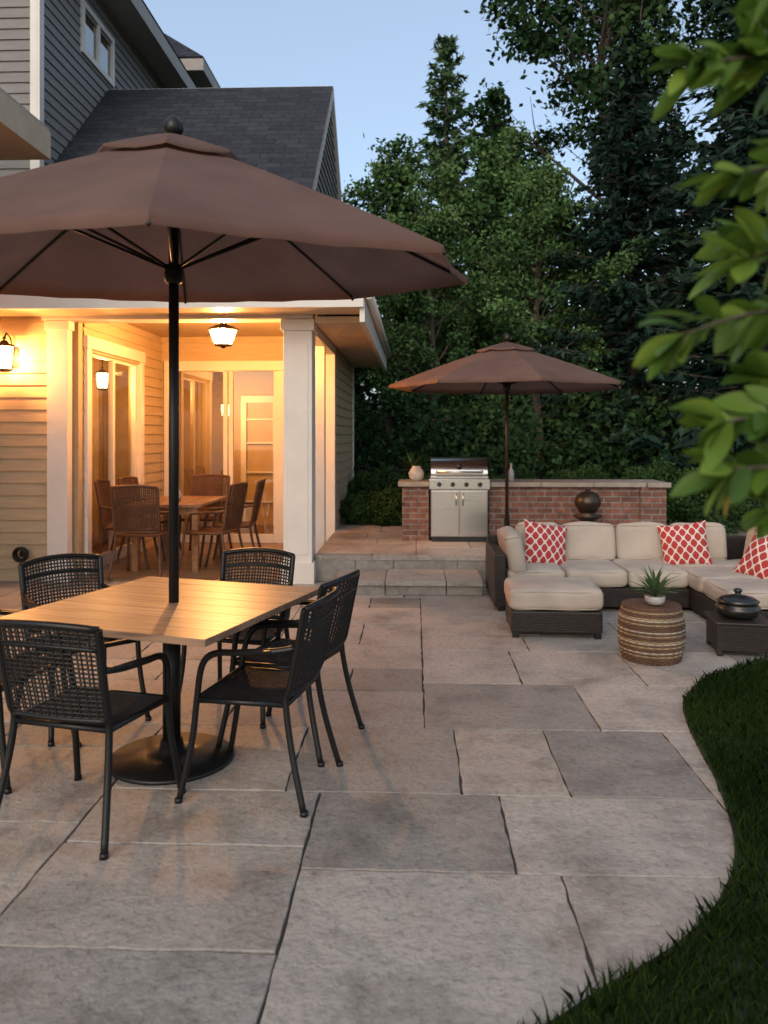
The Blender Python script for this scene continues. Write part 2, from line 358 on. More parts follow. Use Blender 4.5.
def conifer(seed, h, rmax, mat, step=.2, droop=.28, low=.06, name='spruce', quads=7, nl=.25, up=0.0):
    R.seed(seed); mb = M()
    mb.tube([(0, 0, -.1), (0, 0, h * .5), (0, 0, h)], [h * .018, h * .011, .01], 8)
    C = []; D = []; RN = []
    z = h * low
    while z < h - .15:
        f = z / h; nb = 5 if f < .85 else 4
        a0 = R.random() * 6.28
        for k in range(nb):
            az = a0 + k * 6.283 / nb + R.uniform(-.35, .35); ln = rmax * (1 - f) ** .75 * R.uniform(.6, 1.18) + .1
            zz = z + R.uniform(-.12, .12); br = R.random()
            pts = []; m_ = max(3, int(ln / .13))
            for i in range(m_ + 1):
                t = i / m_; dz = ln * (up * t - droop * t + .22 * t * t + (.25 * (f) * t))
                pts.append(Vector((math.cos(az) * ln * t, math.sin(az) * ln * t, zz + dz)))
            mb.tube([pts[0], pts[len(pts) // 2], pts[-1]], [.012 + .012 * ln, .01 + .004 * ln, .004], 4, cap=False)
            dirb = Vector((math.cos(az), math.sin(az), 0)); side = Vector((-dirb.y, dirb.x, 0))
            for i in range(1, m_ + 1):
                t = i / m_; w = (1 - t * .75) * ln * .30 + .08
                for q in range(quads):
                    s_ = R.uniform(-1, 1); c = pts[i] + side * s_ * w + dirb * (R.uniform(-.1, .1) - abs(s_) * w * .25) + Vector((0, 0, R.uniform(-.1, .04) - abs(s_) * w * .25))
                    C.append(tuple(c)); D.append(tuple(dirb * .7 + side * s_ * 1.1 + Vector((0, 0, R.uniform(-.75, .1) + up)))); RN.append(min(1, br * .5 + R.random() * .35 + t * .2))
        z += step * R.uniform(.75, 1.3) * (1.15 - f * .4)
    C = np.array(C); D = np.array(D); D += NR.normal(size=D.shape) * .35
    v = leaves(C, NR.uniform(.7, 1.3, len(C)) * nl, NR.uniform(.7, 1.3, len(C)) * nl * .32, D)
    return mb.mesh(name + '_trunk', [BARK]), np_mesh(name + '_foliage', v, 4, np.array(RN), mat)

def put_tree(name, meshes, x, y, z=-.05, s=1, rz=0, sx=1):
    g = group(name, (x, y, z), rad(rz)); g.scale = (s * sx, s * sx, s)
    link('trunk', meshes[0], g); link('foliage', meshes[1], g)

MA = deciduous(3, 9.5, 2.7, LEAF_A, name='maple', keepf=.78, cl=.34)
MB_ = deciduous(8, 9.0, 2.3, LEAF_A, name='birch', leafL=.13, keepf=.74, cl=.32, lowest=.25)
OK = deciduous(21, 13.5, 4.6, LEAF_B, name='oak', lowest=.28, per=44, leafL=.17, cl=.40, keepf=.55)
SP = conifer(4, 10.0, 2.5, LEAF_C)
PI = conifer(9, 12.5, 2.0, LEAF_P, step=.5, droop=.0, low=.25, name='pine', quads=11, nl=.28, up=.25)

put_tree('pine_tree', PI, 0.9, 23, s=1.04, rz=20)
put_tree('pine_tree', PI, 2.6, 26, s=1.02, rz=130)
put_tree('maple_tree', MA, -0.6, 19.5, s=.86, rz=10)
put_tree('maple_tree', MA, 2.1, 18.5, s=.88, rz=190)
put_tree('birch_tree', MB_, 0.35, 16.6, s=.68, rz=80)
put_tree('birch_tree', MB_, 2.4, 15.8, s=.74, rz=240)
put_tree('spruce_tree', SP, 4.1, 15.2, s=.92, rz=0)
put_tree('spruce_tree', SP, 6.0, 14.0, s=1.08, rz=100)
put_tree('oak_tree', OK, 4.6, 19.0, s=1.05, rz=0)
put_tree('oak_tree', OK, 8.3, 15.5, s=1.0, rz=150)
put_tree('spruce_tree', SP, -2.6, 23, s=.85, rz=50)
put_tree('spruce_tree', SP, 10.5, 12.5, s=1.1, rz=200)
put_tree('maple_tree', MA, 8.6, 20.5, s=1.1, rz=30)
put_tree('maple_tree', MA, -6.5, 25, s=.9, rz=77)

def leaf_mass(name, blobs, n, L, mat, parent=None):
    b = np.array(blobs); w = b[:, 3] * b[:, 4] * b[:, 5]; w = w / w.sum()
    idx = NR.choice(len(b), n, p=w)
    d = unit(NR.normal(size=(n, 3))); r = NR.uniform(.55, 1.05, (n, 1)) ** .6
    lump = 1 + .18 * np.sin(d[:, :1] * 7 + idx[:, None]) * np.cos(d[:, 2:] * 6 + idx[:, None] * 2)
    c = b[idx, :3] + d * r * lump * b[idx, 3:6]
    k = c[:, 2] > .0; c = c[k]; idx = idx[k]
    rn = np.clip(NR.random(len(c)) * .5 + (np.sin(c[:, 0] * 2.3 + idx) * np.cos(c[:, 2] * 2.9) * .5 + .5) * .4, 0, 1)
    v = leaves(c, NR.uniform(.7, 1.3, len(c)) * L, NR.uniform(.7, 1.2, len(c)) * L * .6)
    return link(name, np_mesh(name, v, 4, rn, mat), parent)

bl = []
for i in range(46):
    x = -16 + i * 1.05 + R.uniform(-.6, .6); y = 29 + R.uniform(-2, 3); hh = R.uniform(5.5, 8.6) + (1.0 if x > 4 else 0)
    bl.append((x, y, hh * .5, R.uniform(1.1, 1.9), 1.5, hh * .5))
leaf_mass('distant_tree_line', bl, 42000, .40, LEAF_B)
bl = []
for i in range(60):
    x = -4 + i * .33 + R.uniform(-.3, .3); y = 13.9 + R.uniform(-.3, 1.2); hh = R.uniform(1.3, 2.9)
    if x < -.6: y += 3
    bl.append((x, y, hh * .45, R.uniform(.5, .9), .7, hh * .55))
leaf_mass('woodland_undergrowth', bl, 42000, .13, LEAF_B)

# ------------------------------------------------------------------ ground
g = M(); g.add([(-150, -60, -.04), (150, -60, -.04), (150, 200, -.04), (-150, 200, -.04)], [(0, 1, 2, 3)])
g.obj('ground', [SOIL])
hl = M(); nx, ny = 50, 10; vs = []
for j in range(ny + 1):
    for i in range(nx + 1):
        x = -60 + i * 2.6; y = 31 + j * 4; z = -.1 + 4.2 * (1 - math.exp(-j * .7)) + (math.sin(x * .31) * .5 + R.uniform(-.3, .3)) * (j > 0)
        vs.append((x, y, z))
hl.add(vs, [(j * (nx + 1) + i, j * (nx + 1) + i + 1, (j + 1) * (nx + 1) + i + 1, (j + 1) * (nx + 1) + i) for j in range(ny) for i in range(nx)], smooth=True)
hl.obj('wooded_hill', [SOIL])

def slabs(mb, x0, y0, nx, ny, u, z, seed, edge=.0045, th=.03):
    """random ashlar: skyline packing of rectangular slabs, breaking joints"""
    rr = random.Random(seed); top = [0] * nx; lab = [-1] * nx; nb = 0
    i0 = 0
    while i0 < nx:                       # uneven starting line so courses never run right across
        w0 = rr.choice((4, 5, 6, 7)); h0 = rr.choice((0, 1, 2, 3))
        for a in range(i0, min(nx, i0 + w0)): top[a] = -h0
        i0 += w0
    while min(top) < ny:
        j = min(top); i = top.index(j)
        Lr = 0
        while i + Lr < nx and top[i + Lr] == j: Lr += 1
        cand = []
        for w in range(3, 8):
            if w > Lr or (Lr - w != 0 and Lr - w < 3): continue
            sc_ = rr.random() * 2 + (1.0 if w in (4, 5, 6) else 0)
            if w < Lr and lab[i + w - 1] != lab[i + w]: sc_ -= 3
            cand.append((sc_, w))
        w = max(cand)[1] if cand else Lr
        tl = top[i - 1] - j if i > 0 else -1; trr = top[i + w] - j if i + w < nx else -1
        hs = []
        for h in (2, 3, 4, 5):
            s_ = rr.random() * 1.6 - (.5 if h == 5 and w < 5 else 0) - (.9 if h == 2 else 0)
            if h == tl and w < 6: s_ += .75
            if h == trr and w < 6: s_ += .75
            if tl > 0 and 0 < abs(h - tl) < 2: s_ -= .3
            if trr > 0 and 0 < abs(h - trr) < 2: s_ -= .3
            hs.append((s_, h))
        h = max(hs)[1]
        for a in range(w): top[i + a] = j + h; lab[i + a] = nb
        nb += 1
        j1 = min(j + h, ny); j0 = max(j, 0)
        if j1 <= j0: continue
        ax, bx, ay, by = x0 + i * u + edge, x0 + (i + w) * u - edge, y0 + j0 * u + edge, y0 + j1 * u - edge
        pts = []
        def seg(p, q):
            n = max(2, int(math.dist(p, q) / .07))
            for k in range(n):
                t = k / n; pts.append((p[0] + (q[0] - p[0]) * t, p[1] + (q[1] - p[1]) * t))
        seg((ax, ay), (bx, ay)); seg((bx, ay), (bx, by)); seg((bx, by), (ax, by)); seg((ax, by), (ax, ay))
        cx, cy = (ax + bx) / 2, (ay + by) / 2
        pts = [(p[0] + rr.uniform(-.0045, .0045), p[1] + rr.uniform(-.0045, .0045)) for p in pts]
        dz = rr.uniform(-.002, .002); n = len(pts); vs = []
        def ring(ins, zz):
            for p in pts:
                vs.append((cx + (p[0] - cx) * (1 - ins / abs(bx - cx)), cy + (p[1] - cy) * (1 - ins / abs(by - cy)), z + zz + dz))
        ring(0, -th); ring(0, -.004); ring(.0015, -.0012); ring(.004, 0)
        fs = [(k * n + q, k * n + (q + 1) % n, (k + 1) * n + (q + 1) % n, (k + 1) * n + q) for k in range(3) for q in range(n)]
        fs.append([3 * n + q for q in range(n)])
        mb.add(vs, fs, 0, False, rr.random())

pat = M()
slabs(pat, -6.9, .68, 74, 50, .1545, 0, 44)
pat.box(-7, 4.4, .6, 8.41, -.05, -.009, 1)
pat.obj('flagstone_patio', [STONE, JOINT])

rt = M()
slabs(rt, -1.06, 8.42, 35, 26, .154, .28, 9, th=.05)
rt.box(-1.06, 4.32, 8.45, 12.40, 0, .268, 2)
x = -1.06
rr = random.Random(4)
while x < 4.28:
    w = rr.uniform(.35, .7); w = min(w, 4.32 - x); rt.box(x + .005, x + w - .005, 8.425 + rr.uniform(0, .008), 8.47, 0.0, .226, 2, rn=rr.random()); x += w
rt.obj('raised_terrace', [STONE, JOINT, RISER])
st = M(); x = -.79
while x < .6:
    w = rr.uniform(.4, .62); w = min(w, .66 - x)
    st.box(x + .004, x + w - .004, 7.75, 8.415, 0, .09, 1, rn=rr.random()); st.box(x + .003, x + w - .003, 7.72, 8.418, .092, .142, 0, rn=rr.random()); x += w
st.obj('stone_step', [STONE, RISER], bevel=.006)

# lawn
curve = [(-3.5, 1.35), (-1.5, 1.5), (-.6, 1.68), (-.1, 1.88), (.30, 2.08), (.52, 2.25), (.82, 2.48), (1.06, 2.77), (1.22, 3.11), (1.34, 3.6), (1.40, 4.0), (1.47, 4.4), (1.58, 4.75), (1.87, 5.17), (2.25, 5.45), (2.7, 5.65), (3.5, 5.9), (9, 6.3)]
def cr(P, n=6):
    o = []
    for i in range(len(P) - 1):
        p0, p1, p2, p3 = P[max(i - 1, 0)], P[i], P[i + 1], P[min(i + 2, len(P) - 1)]
        for k in range(n):
            t = k / n
            o.append(tuple(.5 * (2 * p1[a] + (p2[a] - p0[a]) * t + (2 * p0[a] - 5 * p1[a] + 4 * p2[a] - p3[a]) * t * t + (3 * p1[a] - p0[a] - 3 * p2[a] + p3[a]) * t ** 3) for a in (0, 1)))
    o.append(P[-1]); return o
cv = cr(curve); poly = cv + [(12, 6.3), (12, -4), (-6, -4), (-6, 1.35)]
lw = M(); n = len(poly)
lw.add([(x, y, .012) for x, y in poly], [list(range(n))[::-1]])
lw.add([(x, y, .012) for x, y in poly] + [(x, y, -.03) for x, y in poly], [(i, (i + 1) % n, n + (i + 1) % n, n + i) for i in range(n)])
lg = lw.obj('lawn', [LAWN])
px = np.array([p[0] for p in poly]); py = np.array([p[1] for p in poly])
def inside(x, y):
    r = np.zeros(len(x), bool); j = len(px) - 1
    for i in range(len(px)):
        c = ((py[i] > y) != (py[j] > y)) & (x < (px[j] - px[i]) * (y - py[i]) / (py[j] - py[i] + 1e-12) + px[i]); r ^= c; j = i
    return r
NB = 200000
gx = NR.uniform(-.3, 4.2, NB); gy = 1.6 + 4.4 * NR.random(NB) ** 1.15
k = inside(gx - .008 + NR.normal(size=NB) * .010, gy + .004) & (gx < 1.6 + gy * .55); gx = gx[k]; gy = gy[k]; n = len(gx)
hgt = NR.uniform(.025, .06, n) * (1 + .3 * np.sin(gx * 9) * np.cos(gy * 7)); az = NR.uniform(0, 6.28, n); ln = NR.uniform(.2, .9, n) * hgt
w = NR.uniform(.0016, .0034, n)
B = np.stack([gx, gy, np.full(n, .01)], 1); T_ = B + np.stack([np.cos(az) * ln, np.sin(az) * ln, hgt], 1)
Md = B + np.stack([np.cos(az) * ln * .3, np.sin(az) * ln * .3, hgt * .6], 1)
a2 = NR.uniform(0, 6.28, n); S = np.stack([np.cos(a2) * w, np.sin(a2) * w, np.zeros(n)], 1)
v = np.stack([B - S, B + S, Md + S * .8, T_, Md - S * .8], 1).reshape(-1, 3)
link('grass', np_mesh('grass', v, 5, np.clip(NR.random(n) * .7 + .2 * np.sin(gx * 3) * np.sin(gy * 4) + .15, 0, 1), GRASSM), lg)

# ------------------------------------------------------------------ house
house = group('siding_house')
def siding(mb, axis, c, a0, a1, z0, z1, out, holes=(), lim=None, e=.13, mi=0):
    z = z0
    while z < z1 - 1e-4:
        zt = min(z + e, z1); lo, hi = (a0, a1) if lim is None else lim((z + zt) / 2)
        iv = [(lo, hi)] if hi > lo else []
        for h0, h1, hz0, hz1 in holes:
            if (z + zt) / 2 > hz0 and (z + zt) / 2 < hz1:
                ni = []
                for p, q in iv:
                    if h0 > p: ni.append((p, min(q, h0)))
                    if h1 < q: ni.append((max(p, h1), q))
                iv = [t for t in ni if t[1] - t[0] > .01]
        for p, q in iv:
            o1, o0 = c + out * .022, c + out * .004
            P = (lambda a, o, zz: (a, o, zz)) if axis == 'x' else (lambda a, o, zz: (o, a, zz))
            mb.add([P(p, o1, z), P(q, o1, z), P(q, o0, zt), P(p, o0, zt), P(p, c, z), P(q, c, z)], [(0, 1, 2, 3), (0, 4, 5, 1)], mi)
        z = zt
FY = 8.35; SX = -1.07; WE = 13.7
s = M()
siding(s, 'x', FY, -4.6, -3.88, 0, 3.0, -1)
siding(s, 'y', -4.6, 3.0, FY, 0, 4.5, 1)
siding(s, 'y', SX, 10.75, WE, 0, 2.9, 1)
siding(s, 'y', -3.62, 8.6, 11.3, 0, 2.95, 1, holes=[(8.72, 10.36, 0, 2.52)])
siding(s, 'x', 11.3, -3.62, -1.2, 0, 2.95, -1, holes=[(-3.5, -1.88, 0, 2.5)])
s.obj('siding_boards', [SIDING], house)
s = M()
sl = (6.65 - 3.0) / (11.7 - 7.85)
siding(s, 'y', -1.25, 0, 0, 2.95, 6.6, 1, lim=lambda z: (7.9 + (z - 3.0) / sl + .05, 15.5 - (z - 3.0) / sl - .05))
siding(s, 'y', -4.56, 9.5, 15.2, 3.6, 7.9, 1, holes=[(10.8, 11.8, 6.85, 7.42)])
siding(s, 'x', 9.5, -9, -4.6, 3.6, 7.9, -1)
siding(s, 'y', -4.4, 15.2, 18.5, 6, 8.5, 1); siding(s, 'x', 15.2, -8, -4.45, 7.5, 8.5, -1)
s.obj('gable_siding', [SIDDUSK], house)
s = M()
s.box(-4.75, -3.88, FY, FY + .14, 0, 3.0)
s.box(-4.78, -4.6, 3.0, FY, 0, 4.5)
s.box(SX - .14, SX, 10.75, WE, 0, 2.95)
s.box(-3.75, -3.622, 8.49, 8.72, 0, 2.95); s.box(-3.75, -3.622, 10.36, 11.3, 0, 2.95); s.box(-3.75, -3.622, 8.72, 10.36, 2.52, 2.95)
s.box(-3.75, -3.5, 11.302, 11.42, 0, 2.95); s.box(-1.88, SX - .14, 11.302, 11.42, 0, 2.95); s.box(-3.5, -1.88, 11.302, 11.42, 2.5, 2.95)
s.box(-9, -4.565, 9.51, 15.2, 3.0, 7.9); s.box(-8, -4.41, 15.21, 18.5, 0, 8.5)
s.box(-4.4, SX - .14, 13.55, 13.65, 0, 2.95); s.box(-4.5, -4.4, 11.42, 13.65, 0, 2.95)
s.box(-6.4, -6.3, 8.5, 11.3, 0, 2.95); s.box(-6.3, -3.75, 11.31, 11.42, 0, 2.95); s.box(-6.3, -4.76, 8.36, 8.49, 0, 2.95)
s.obj('interior_walls', [WALLIN], house)
s = M()
s.add([(-1.26, 7.95, 3.0), (-1.26, 11.7, 6.5), (-1.26, 15.45, 3.0)], [(0, 1, 2)])
s.add([(-1.26, 7.95, 2.9), (-1.26, 7.95, 3.0), (-1.26, 15.45, 3.0), (-1.26, 15.45, 2.9)], [(0, 1, 2, 3)])
s.obj('gable_wall', [WALLIN], house)
s = M(); s.box(-6.3, SX - .15, 8.5, 13.6, 2.952, 3.0)
s.obj('porch_ceiling', [CEIL], house)
s = M(); y = FY + .02
while y < 13.5:
    s.box(-6.3, SX - .02, y, y + .117, -.02, .02, rn=R.random()); y += .12
s.obj('floor_boards', [WFLOOR], house)
# trim
s = M()
s.box(-3.88, -3.66, 8.30, 8.42, 0, 2.76); s.box(-3.90, -3.64, 8.285, 8.43, 0, .2); s.box(-3.90, -3.64, 8.285, 8.43, 2.66, 2.757)
s.box(-1.37, SX, 8.30, 8.60, 0, 2.76); s.box(-1.395, SX + .025, 8.275, 8.625, 0, .22); s.box(-1.395, SX + .025, 8.275, 8.625, 2.64, 2.757)
s.box(-1.33, SX - .04, 8.292, 8.299, .3, 2.5)
s.box(-3.93, SX + .012, 8.28, 8.55, 2.762, 2.99); s.box(-3.96, SX + .04, 8.24, 8.275, 2.9, 2.985)
s.box(-4.6, -4.5, 8.31, 8.345, 0, 2.99)
s.box(SX - .18, SX + .012, 8.63, 10.75, 2.62, 2.95); s.box(SX - .16, SX + .014, 10.55, 10.75, 0, 2.618); s.box(SX - .12, SX - .01, 9.55, 9.68, 0, 2.618)
for a, b in ((8.62, 8.74), (10.34, 10.46)): s.box(-3.66, -3.575, a, b, 0, 2.5)
s.box(-3.66, -3.565, 8.60, 10.48, 2.502, 2.64)
for yy in (8.745, 9.5, 10.27): s.box(-3.69, -3.63, yy, yy + .07, .02, 2.44)
s.box(-3.69, -3.63, 8.816, 9.499, .02, .16); s.box(-3.69, -3.63, 9.571, 10.269, .02, .16); s.box(-3.69, -3.63, 8.745, 10.34, 2.442, 2.499)
s.box(-3.56, -1.82, 11.235, 11.35, 2.46, 2.6); s.box(-3.56, -3.44, 11.24, 11.35, 0, 2.458); s.box(-1.94, -1.82, 11.24, 11.35, 0, 2.458)
for xx in (-3.438, -2.72, -2.64, -2.0): s.box(xx, xx + .06, 11.27, 11.34, .02, 2.457)
s.box(-3.377, -2.721, 11.272, 11.338, .02, .14); s.box(-2.579, -2.001, 11.272, 11.338, .02, .14)
DY = -.45
s.box(-2.95, -1.75, 13.93 + DY, 13.998 + DY, 2.1, 2.22)
for xx in (-2.95, -2.4, -2.32, -1.85): s.box(xx, xx + .09, 13.92 + DY, 13.997 + DY, .02, 2.098)
for zz in (.4, .9, 1.4, 1.8): s.box(-2.858, -2.402, 13.95 + DY, 13.99 + DY, zz, zz + .03); s.box(-2.228, -1.852, 13.95 + DY, 13.99 + DY, zz, zz + .03)
s.box(-4.62, -4.53, 9.44, 9.474, 3.8, 7.86); s.box(-4.53, -4.5, 9.44, 9.56, 3.8, 7.86)
s.box(SX + .0, SX + .03, WE - .1, WE + .03, 0, 2.9)
for a, b, c, d in ((10.72, 10.8, 6.77, 7.5), (11.8, 11.88, 6.77, 7.5), (10.8, 11.8, 6.77, 6.85), (10.8, 11.8, 7.42, 7.5), (11.27, 11.33, 6.85, 7.42)): s.box(-4.57, -4.51, a, b, c, d)
s.obj('white_trim', [TRIM], house, bevel=.006)
def pane_y(mb, x, y0, y1, z0, z1): mb.add([(x, y0, z0), (x, y1, z0), (x, y1, z1), (x, y0, z1)], [(0, 1, 2, 3)])
def pane_x(mb, y, x0, x1, z0, z1): mb.add([(x0, y, z0), (x1, y, z0), (x1, y, z1), (x0, y, z1)], [(0, 1, 2, 3)])
s = M(); pane_y(s, -3.66, 8.816, 9.499, .16, 2.44); pane_y(s, -3.66, 9.571, 10.269, .16, 2.44); pane_x(s, 11.3, -2.579, -2.001, .14, 2.457)
s.obj('door_glass', [GLASS], house)
s = M(); pane_x(s, 11.3, -3.377, -2.721, .14, 2.457); pane_y(s, -4.55, 10.8, 11.8, 6.85, 7.42)
s.obj('reflective_glass', [GLASSR], house)
def slab_quad(mb, pts, th, mi=0, mi2=None):
    top = [Vector(p) for p in pts]; nrm = (top[1] - top[0]).cross(top[2] - top[0]).normalized(); bot = [p - nrm * th for p in top]
    mb.add(top + bot, [(0, 1, 2, 3)], mi); mb.add(top + bot, [(7, 6, 5, 4), (0, 4, 5, 1), (1, 5, 6, 2), (2, 6, 7, 3), (3, 7, 4, 0)], mi if mi2 is None else mi2)
RX = -1.20; EX = -.50
s = M()
slab_quad(s, [(-9, 7.85, 3.02), (RX, 7.85, 3.02), (RX, 11.7, 6.67), (-9, 11.7, 6.67)], .07, 0, 1)
slab_quad(s, [(RX, 15.55, 3.02), (-9, 15.55, 3.02), (-9, 11.705, 6.675), (RX, 11.705, 6.675)], .07, 0, 1)
slab_quad(s, [(RX + .02, 8.0, 3.06), (EX, 8.0, 2.99), (EX, WE + .2, 2.99), (RX + .02, WE + .2, 3.3)], .04, 0, 0)
slab_quad(s, [(-3.8, 8.2, 4.74), (-6.4, 8.2, 6.6), (-6.4, 3.0, 6.6), (-3.8, 3.0, 4.74)], .05, 0, 1)
slab_quad(s, [(-4.08, 9.1, 8.09), (-4.08, 15.3, 8.09), (-6.8, 15.3, 10.6), (-6.8, 9.1, 10.6)], .07)
slab_quad(s, [(-4.0, 15.0, 8.72), (-4.0, 18.7, 8.72), (-6.0, 18.0, 10.4), (-6.0, 16.5, 10.4)], .06)
slab_quad(s, [(-8.2, 15.0, 8.72), (-4.0, 15.0, 8.72), (-6.0, 16.5, 10.4), (-7, 16.5, 10.4)], .06)
s.obj('shingle_roof', [SHING, TRIM], house)
s = M()
s.box(-4.5, EX - .02, 7.83, 8.27, 2.80, 2.86, 0); s.box(-4.5, EX, 7.78, 7.83, 2.80, 3.0, 1)
s.box(-1.04, EX - .04, 8.272, WE + .15, 2.72, 2.78, 0); s.box(EX - .04, EX + .01, 7.832, WE + .2, 2.66, 2.985, 1)
s.tube([(EX + .05, 7.8, 2.93), (EX + .05, WE + .15, 2.93)], .05, 10, 1)
s.box(-4.6, -3.84, 3.0, 8.15, 4.44, 4.5, 0); s.box(-3.84, -3.79, 3.0, 8.2, 4.42, 4.70, 0); s.box(-4.6, -3.84, 8.152, 8.2, 4.42, 4.70, 0)  # fascia takes the soffit colour; its warm tone stands in for warm light
s.box(-4.56, -4.14, 9.1, 15.25, 7.84, 7.9, 2); s.box(-4.14, -4.09, 9.05, 15.3, 7.82, 8.06, 2); s.box(-9, -4.14, 9.05, 9.1, 7.82, 8.06, 2); s.box(-9, -4.56, 9.1, 9.5, 7.842, 7.9, 2)
s.box(-8.1, -4.05, 15.0, 15.05, 8.46, 8.68, 2); s.box(-4.05, -4.0, 15.0, 18.6, 8.46, 8.68, 2); s.box(-4.4, -4.05, 15.05, 18.6, 8.48, 8.52, 2)
for y0, y1 in ((7.85, 11.7), (15.55, 11.7)):
    s.add([(RX + .01, y0, 2.85), (RX + .01, y0, 3.0), (RX + .01, y1, 6.66), (RX + .01, y1, 6.48), (RX - .07, y0, 2.85), (RX - .07, y1, 6.48)], [(0, 1, 2, 3), (0, 3, 5, 4)], 1)
s.obj('eaves_and_gutters', [SOFFIT, TRIM, mk('eave_shade', (.4, .36, .31), (.34, .30, .26), .6)], house)
def curtain(name, x, y0, y1, z0, z1):
    mb = M(); n = 90; vs = []
    for i in range(n + 1):
        y = y0 + (y1 - y0) * i / n; xx = x + .03 * math.sin(i * .9) + .01 * math.sin(i * 2.3)
        vs += [(xx, y, z0), (xx + .01 * math.sin(i), y, z1)]
    mb.add(vs, [(2 * i, 2 * i + 2, 2 * i + 3, 2 * i + 1) for i in range(n)], 0, True)
    mb.obj(name, [CURT], house)
curtain('curtain', -4.35, 9.0, 11.25, .05, 2.6)

# ------------------------------------------------------------------ lamps
WARM = (1, .45, .14)
def plight(name, loc, e, col=WARM, r=.05, parent=None):
    l = bpy.data.lights.new(name, 'POINT'); l.energy = e; l.color = col; l.shadow_soft_size = r
    o = bpy.data.objects.new(name, l); sc.collection.objects.link(o); o.location = loc
    if parent: o.parent = parent
    return o
def lantern(name, loc, s=1.0, energy=10, wall=None, hang=0.0):
    gr = group(name, loc); mb = M()
    mb.lathe([(.001, .17), (.03, .16), (.055, .13), (.105, .115), (.11, .10), (.0, .10)], n=6, smooth=False)
    mb.lathe([(.0, -.155), (.05, -.15), (.085, -.135), (.085, -.12), (.0, -.12)], n=6, smooth=False)
    mb.lathe([(.012, .17), (.02, .185), (.012, .2), (.001, .205)], n=8)
    for k in range(6):
        a = k * math.pi / 3; mb.tube([(math.cos(a) * .078, math.sin(a) * .078, -.12), (math.cos(a) * .1, math.sin(a) * .1, .1)], .005, 4)
    if wall is not None:
        mb.box(-.05, .05, wall - .012, wall + .012, -.1, .12); mb.tube([(0, wall, .02), (0, wall * .6, .2), (0, wall * .2, .24), (0, 0, .18)], .009, 6)
    if hang: mb.tube([(0, 0, .19), (0, 0, hang)], .008, 6); mb.lathe([(.0, hang), (.06, hang - .005), (.06, hang - .02), (.0, hang - .03)])
    mb.obj('lantern_frame', [BRONZE], gr); m2 = M(); m2.lathe([(.072, -.118), (.092, .098)], n=6, smooth=False); m2.obj('lantern_glass', [LAMPG], gr)
    plight('lantern_bulb', (0, 0, 0), energy, parent=gr); gr.scale = (s, s, s); return gr
lantern('wall_lantern', (-4.25, 8.13, 2.36), 1.05, 105, wall=.2)
lantern('pendant_lantern', (-3.92, 9.9, 2.24), .85, 60, hang=.8)
lantern('pendant_lantern', (-3.0, 12.6, 1.95), .8, 100, hang=1.2)
gr = group('porch_lantern', (-2.16, 8.95, 2.66)); mb = M()
mb.lathe([(.0, .29), (.07, .288), (.07, .27), (.012, .262), (.012, .17), (.03, .165), (.04, .14), (.10, .12), (.175, .085), (.18, .07), (.0, .075)], n=8, smooth=False)
mb.lathe([(.0, -.135), (.02, -.13), (.03, -.115), (.10, -.105), (.105, -.09), (.0, -.088)], n=8, smooth=False)
for k in range(8):
    a = k * math.pi / 4; mb.tube([(math.cos(a) * .165, math.sin(a) * .165, .075), (math.cos(a) * .10, math.sin(a) * .10, -.092)], .006, 5)
mb.obj('lantern_frame', [BRONZE], gr); mb = M(); mb.lathe([(.158, .07), (.096, -.088)], n=8, smooth=False); mb.obj('lantern_glass', [LAMPG], gr)
plight('lantern_bulb', (0, 0, -.01), 400, r=.06, parent=gr)

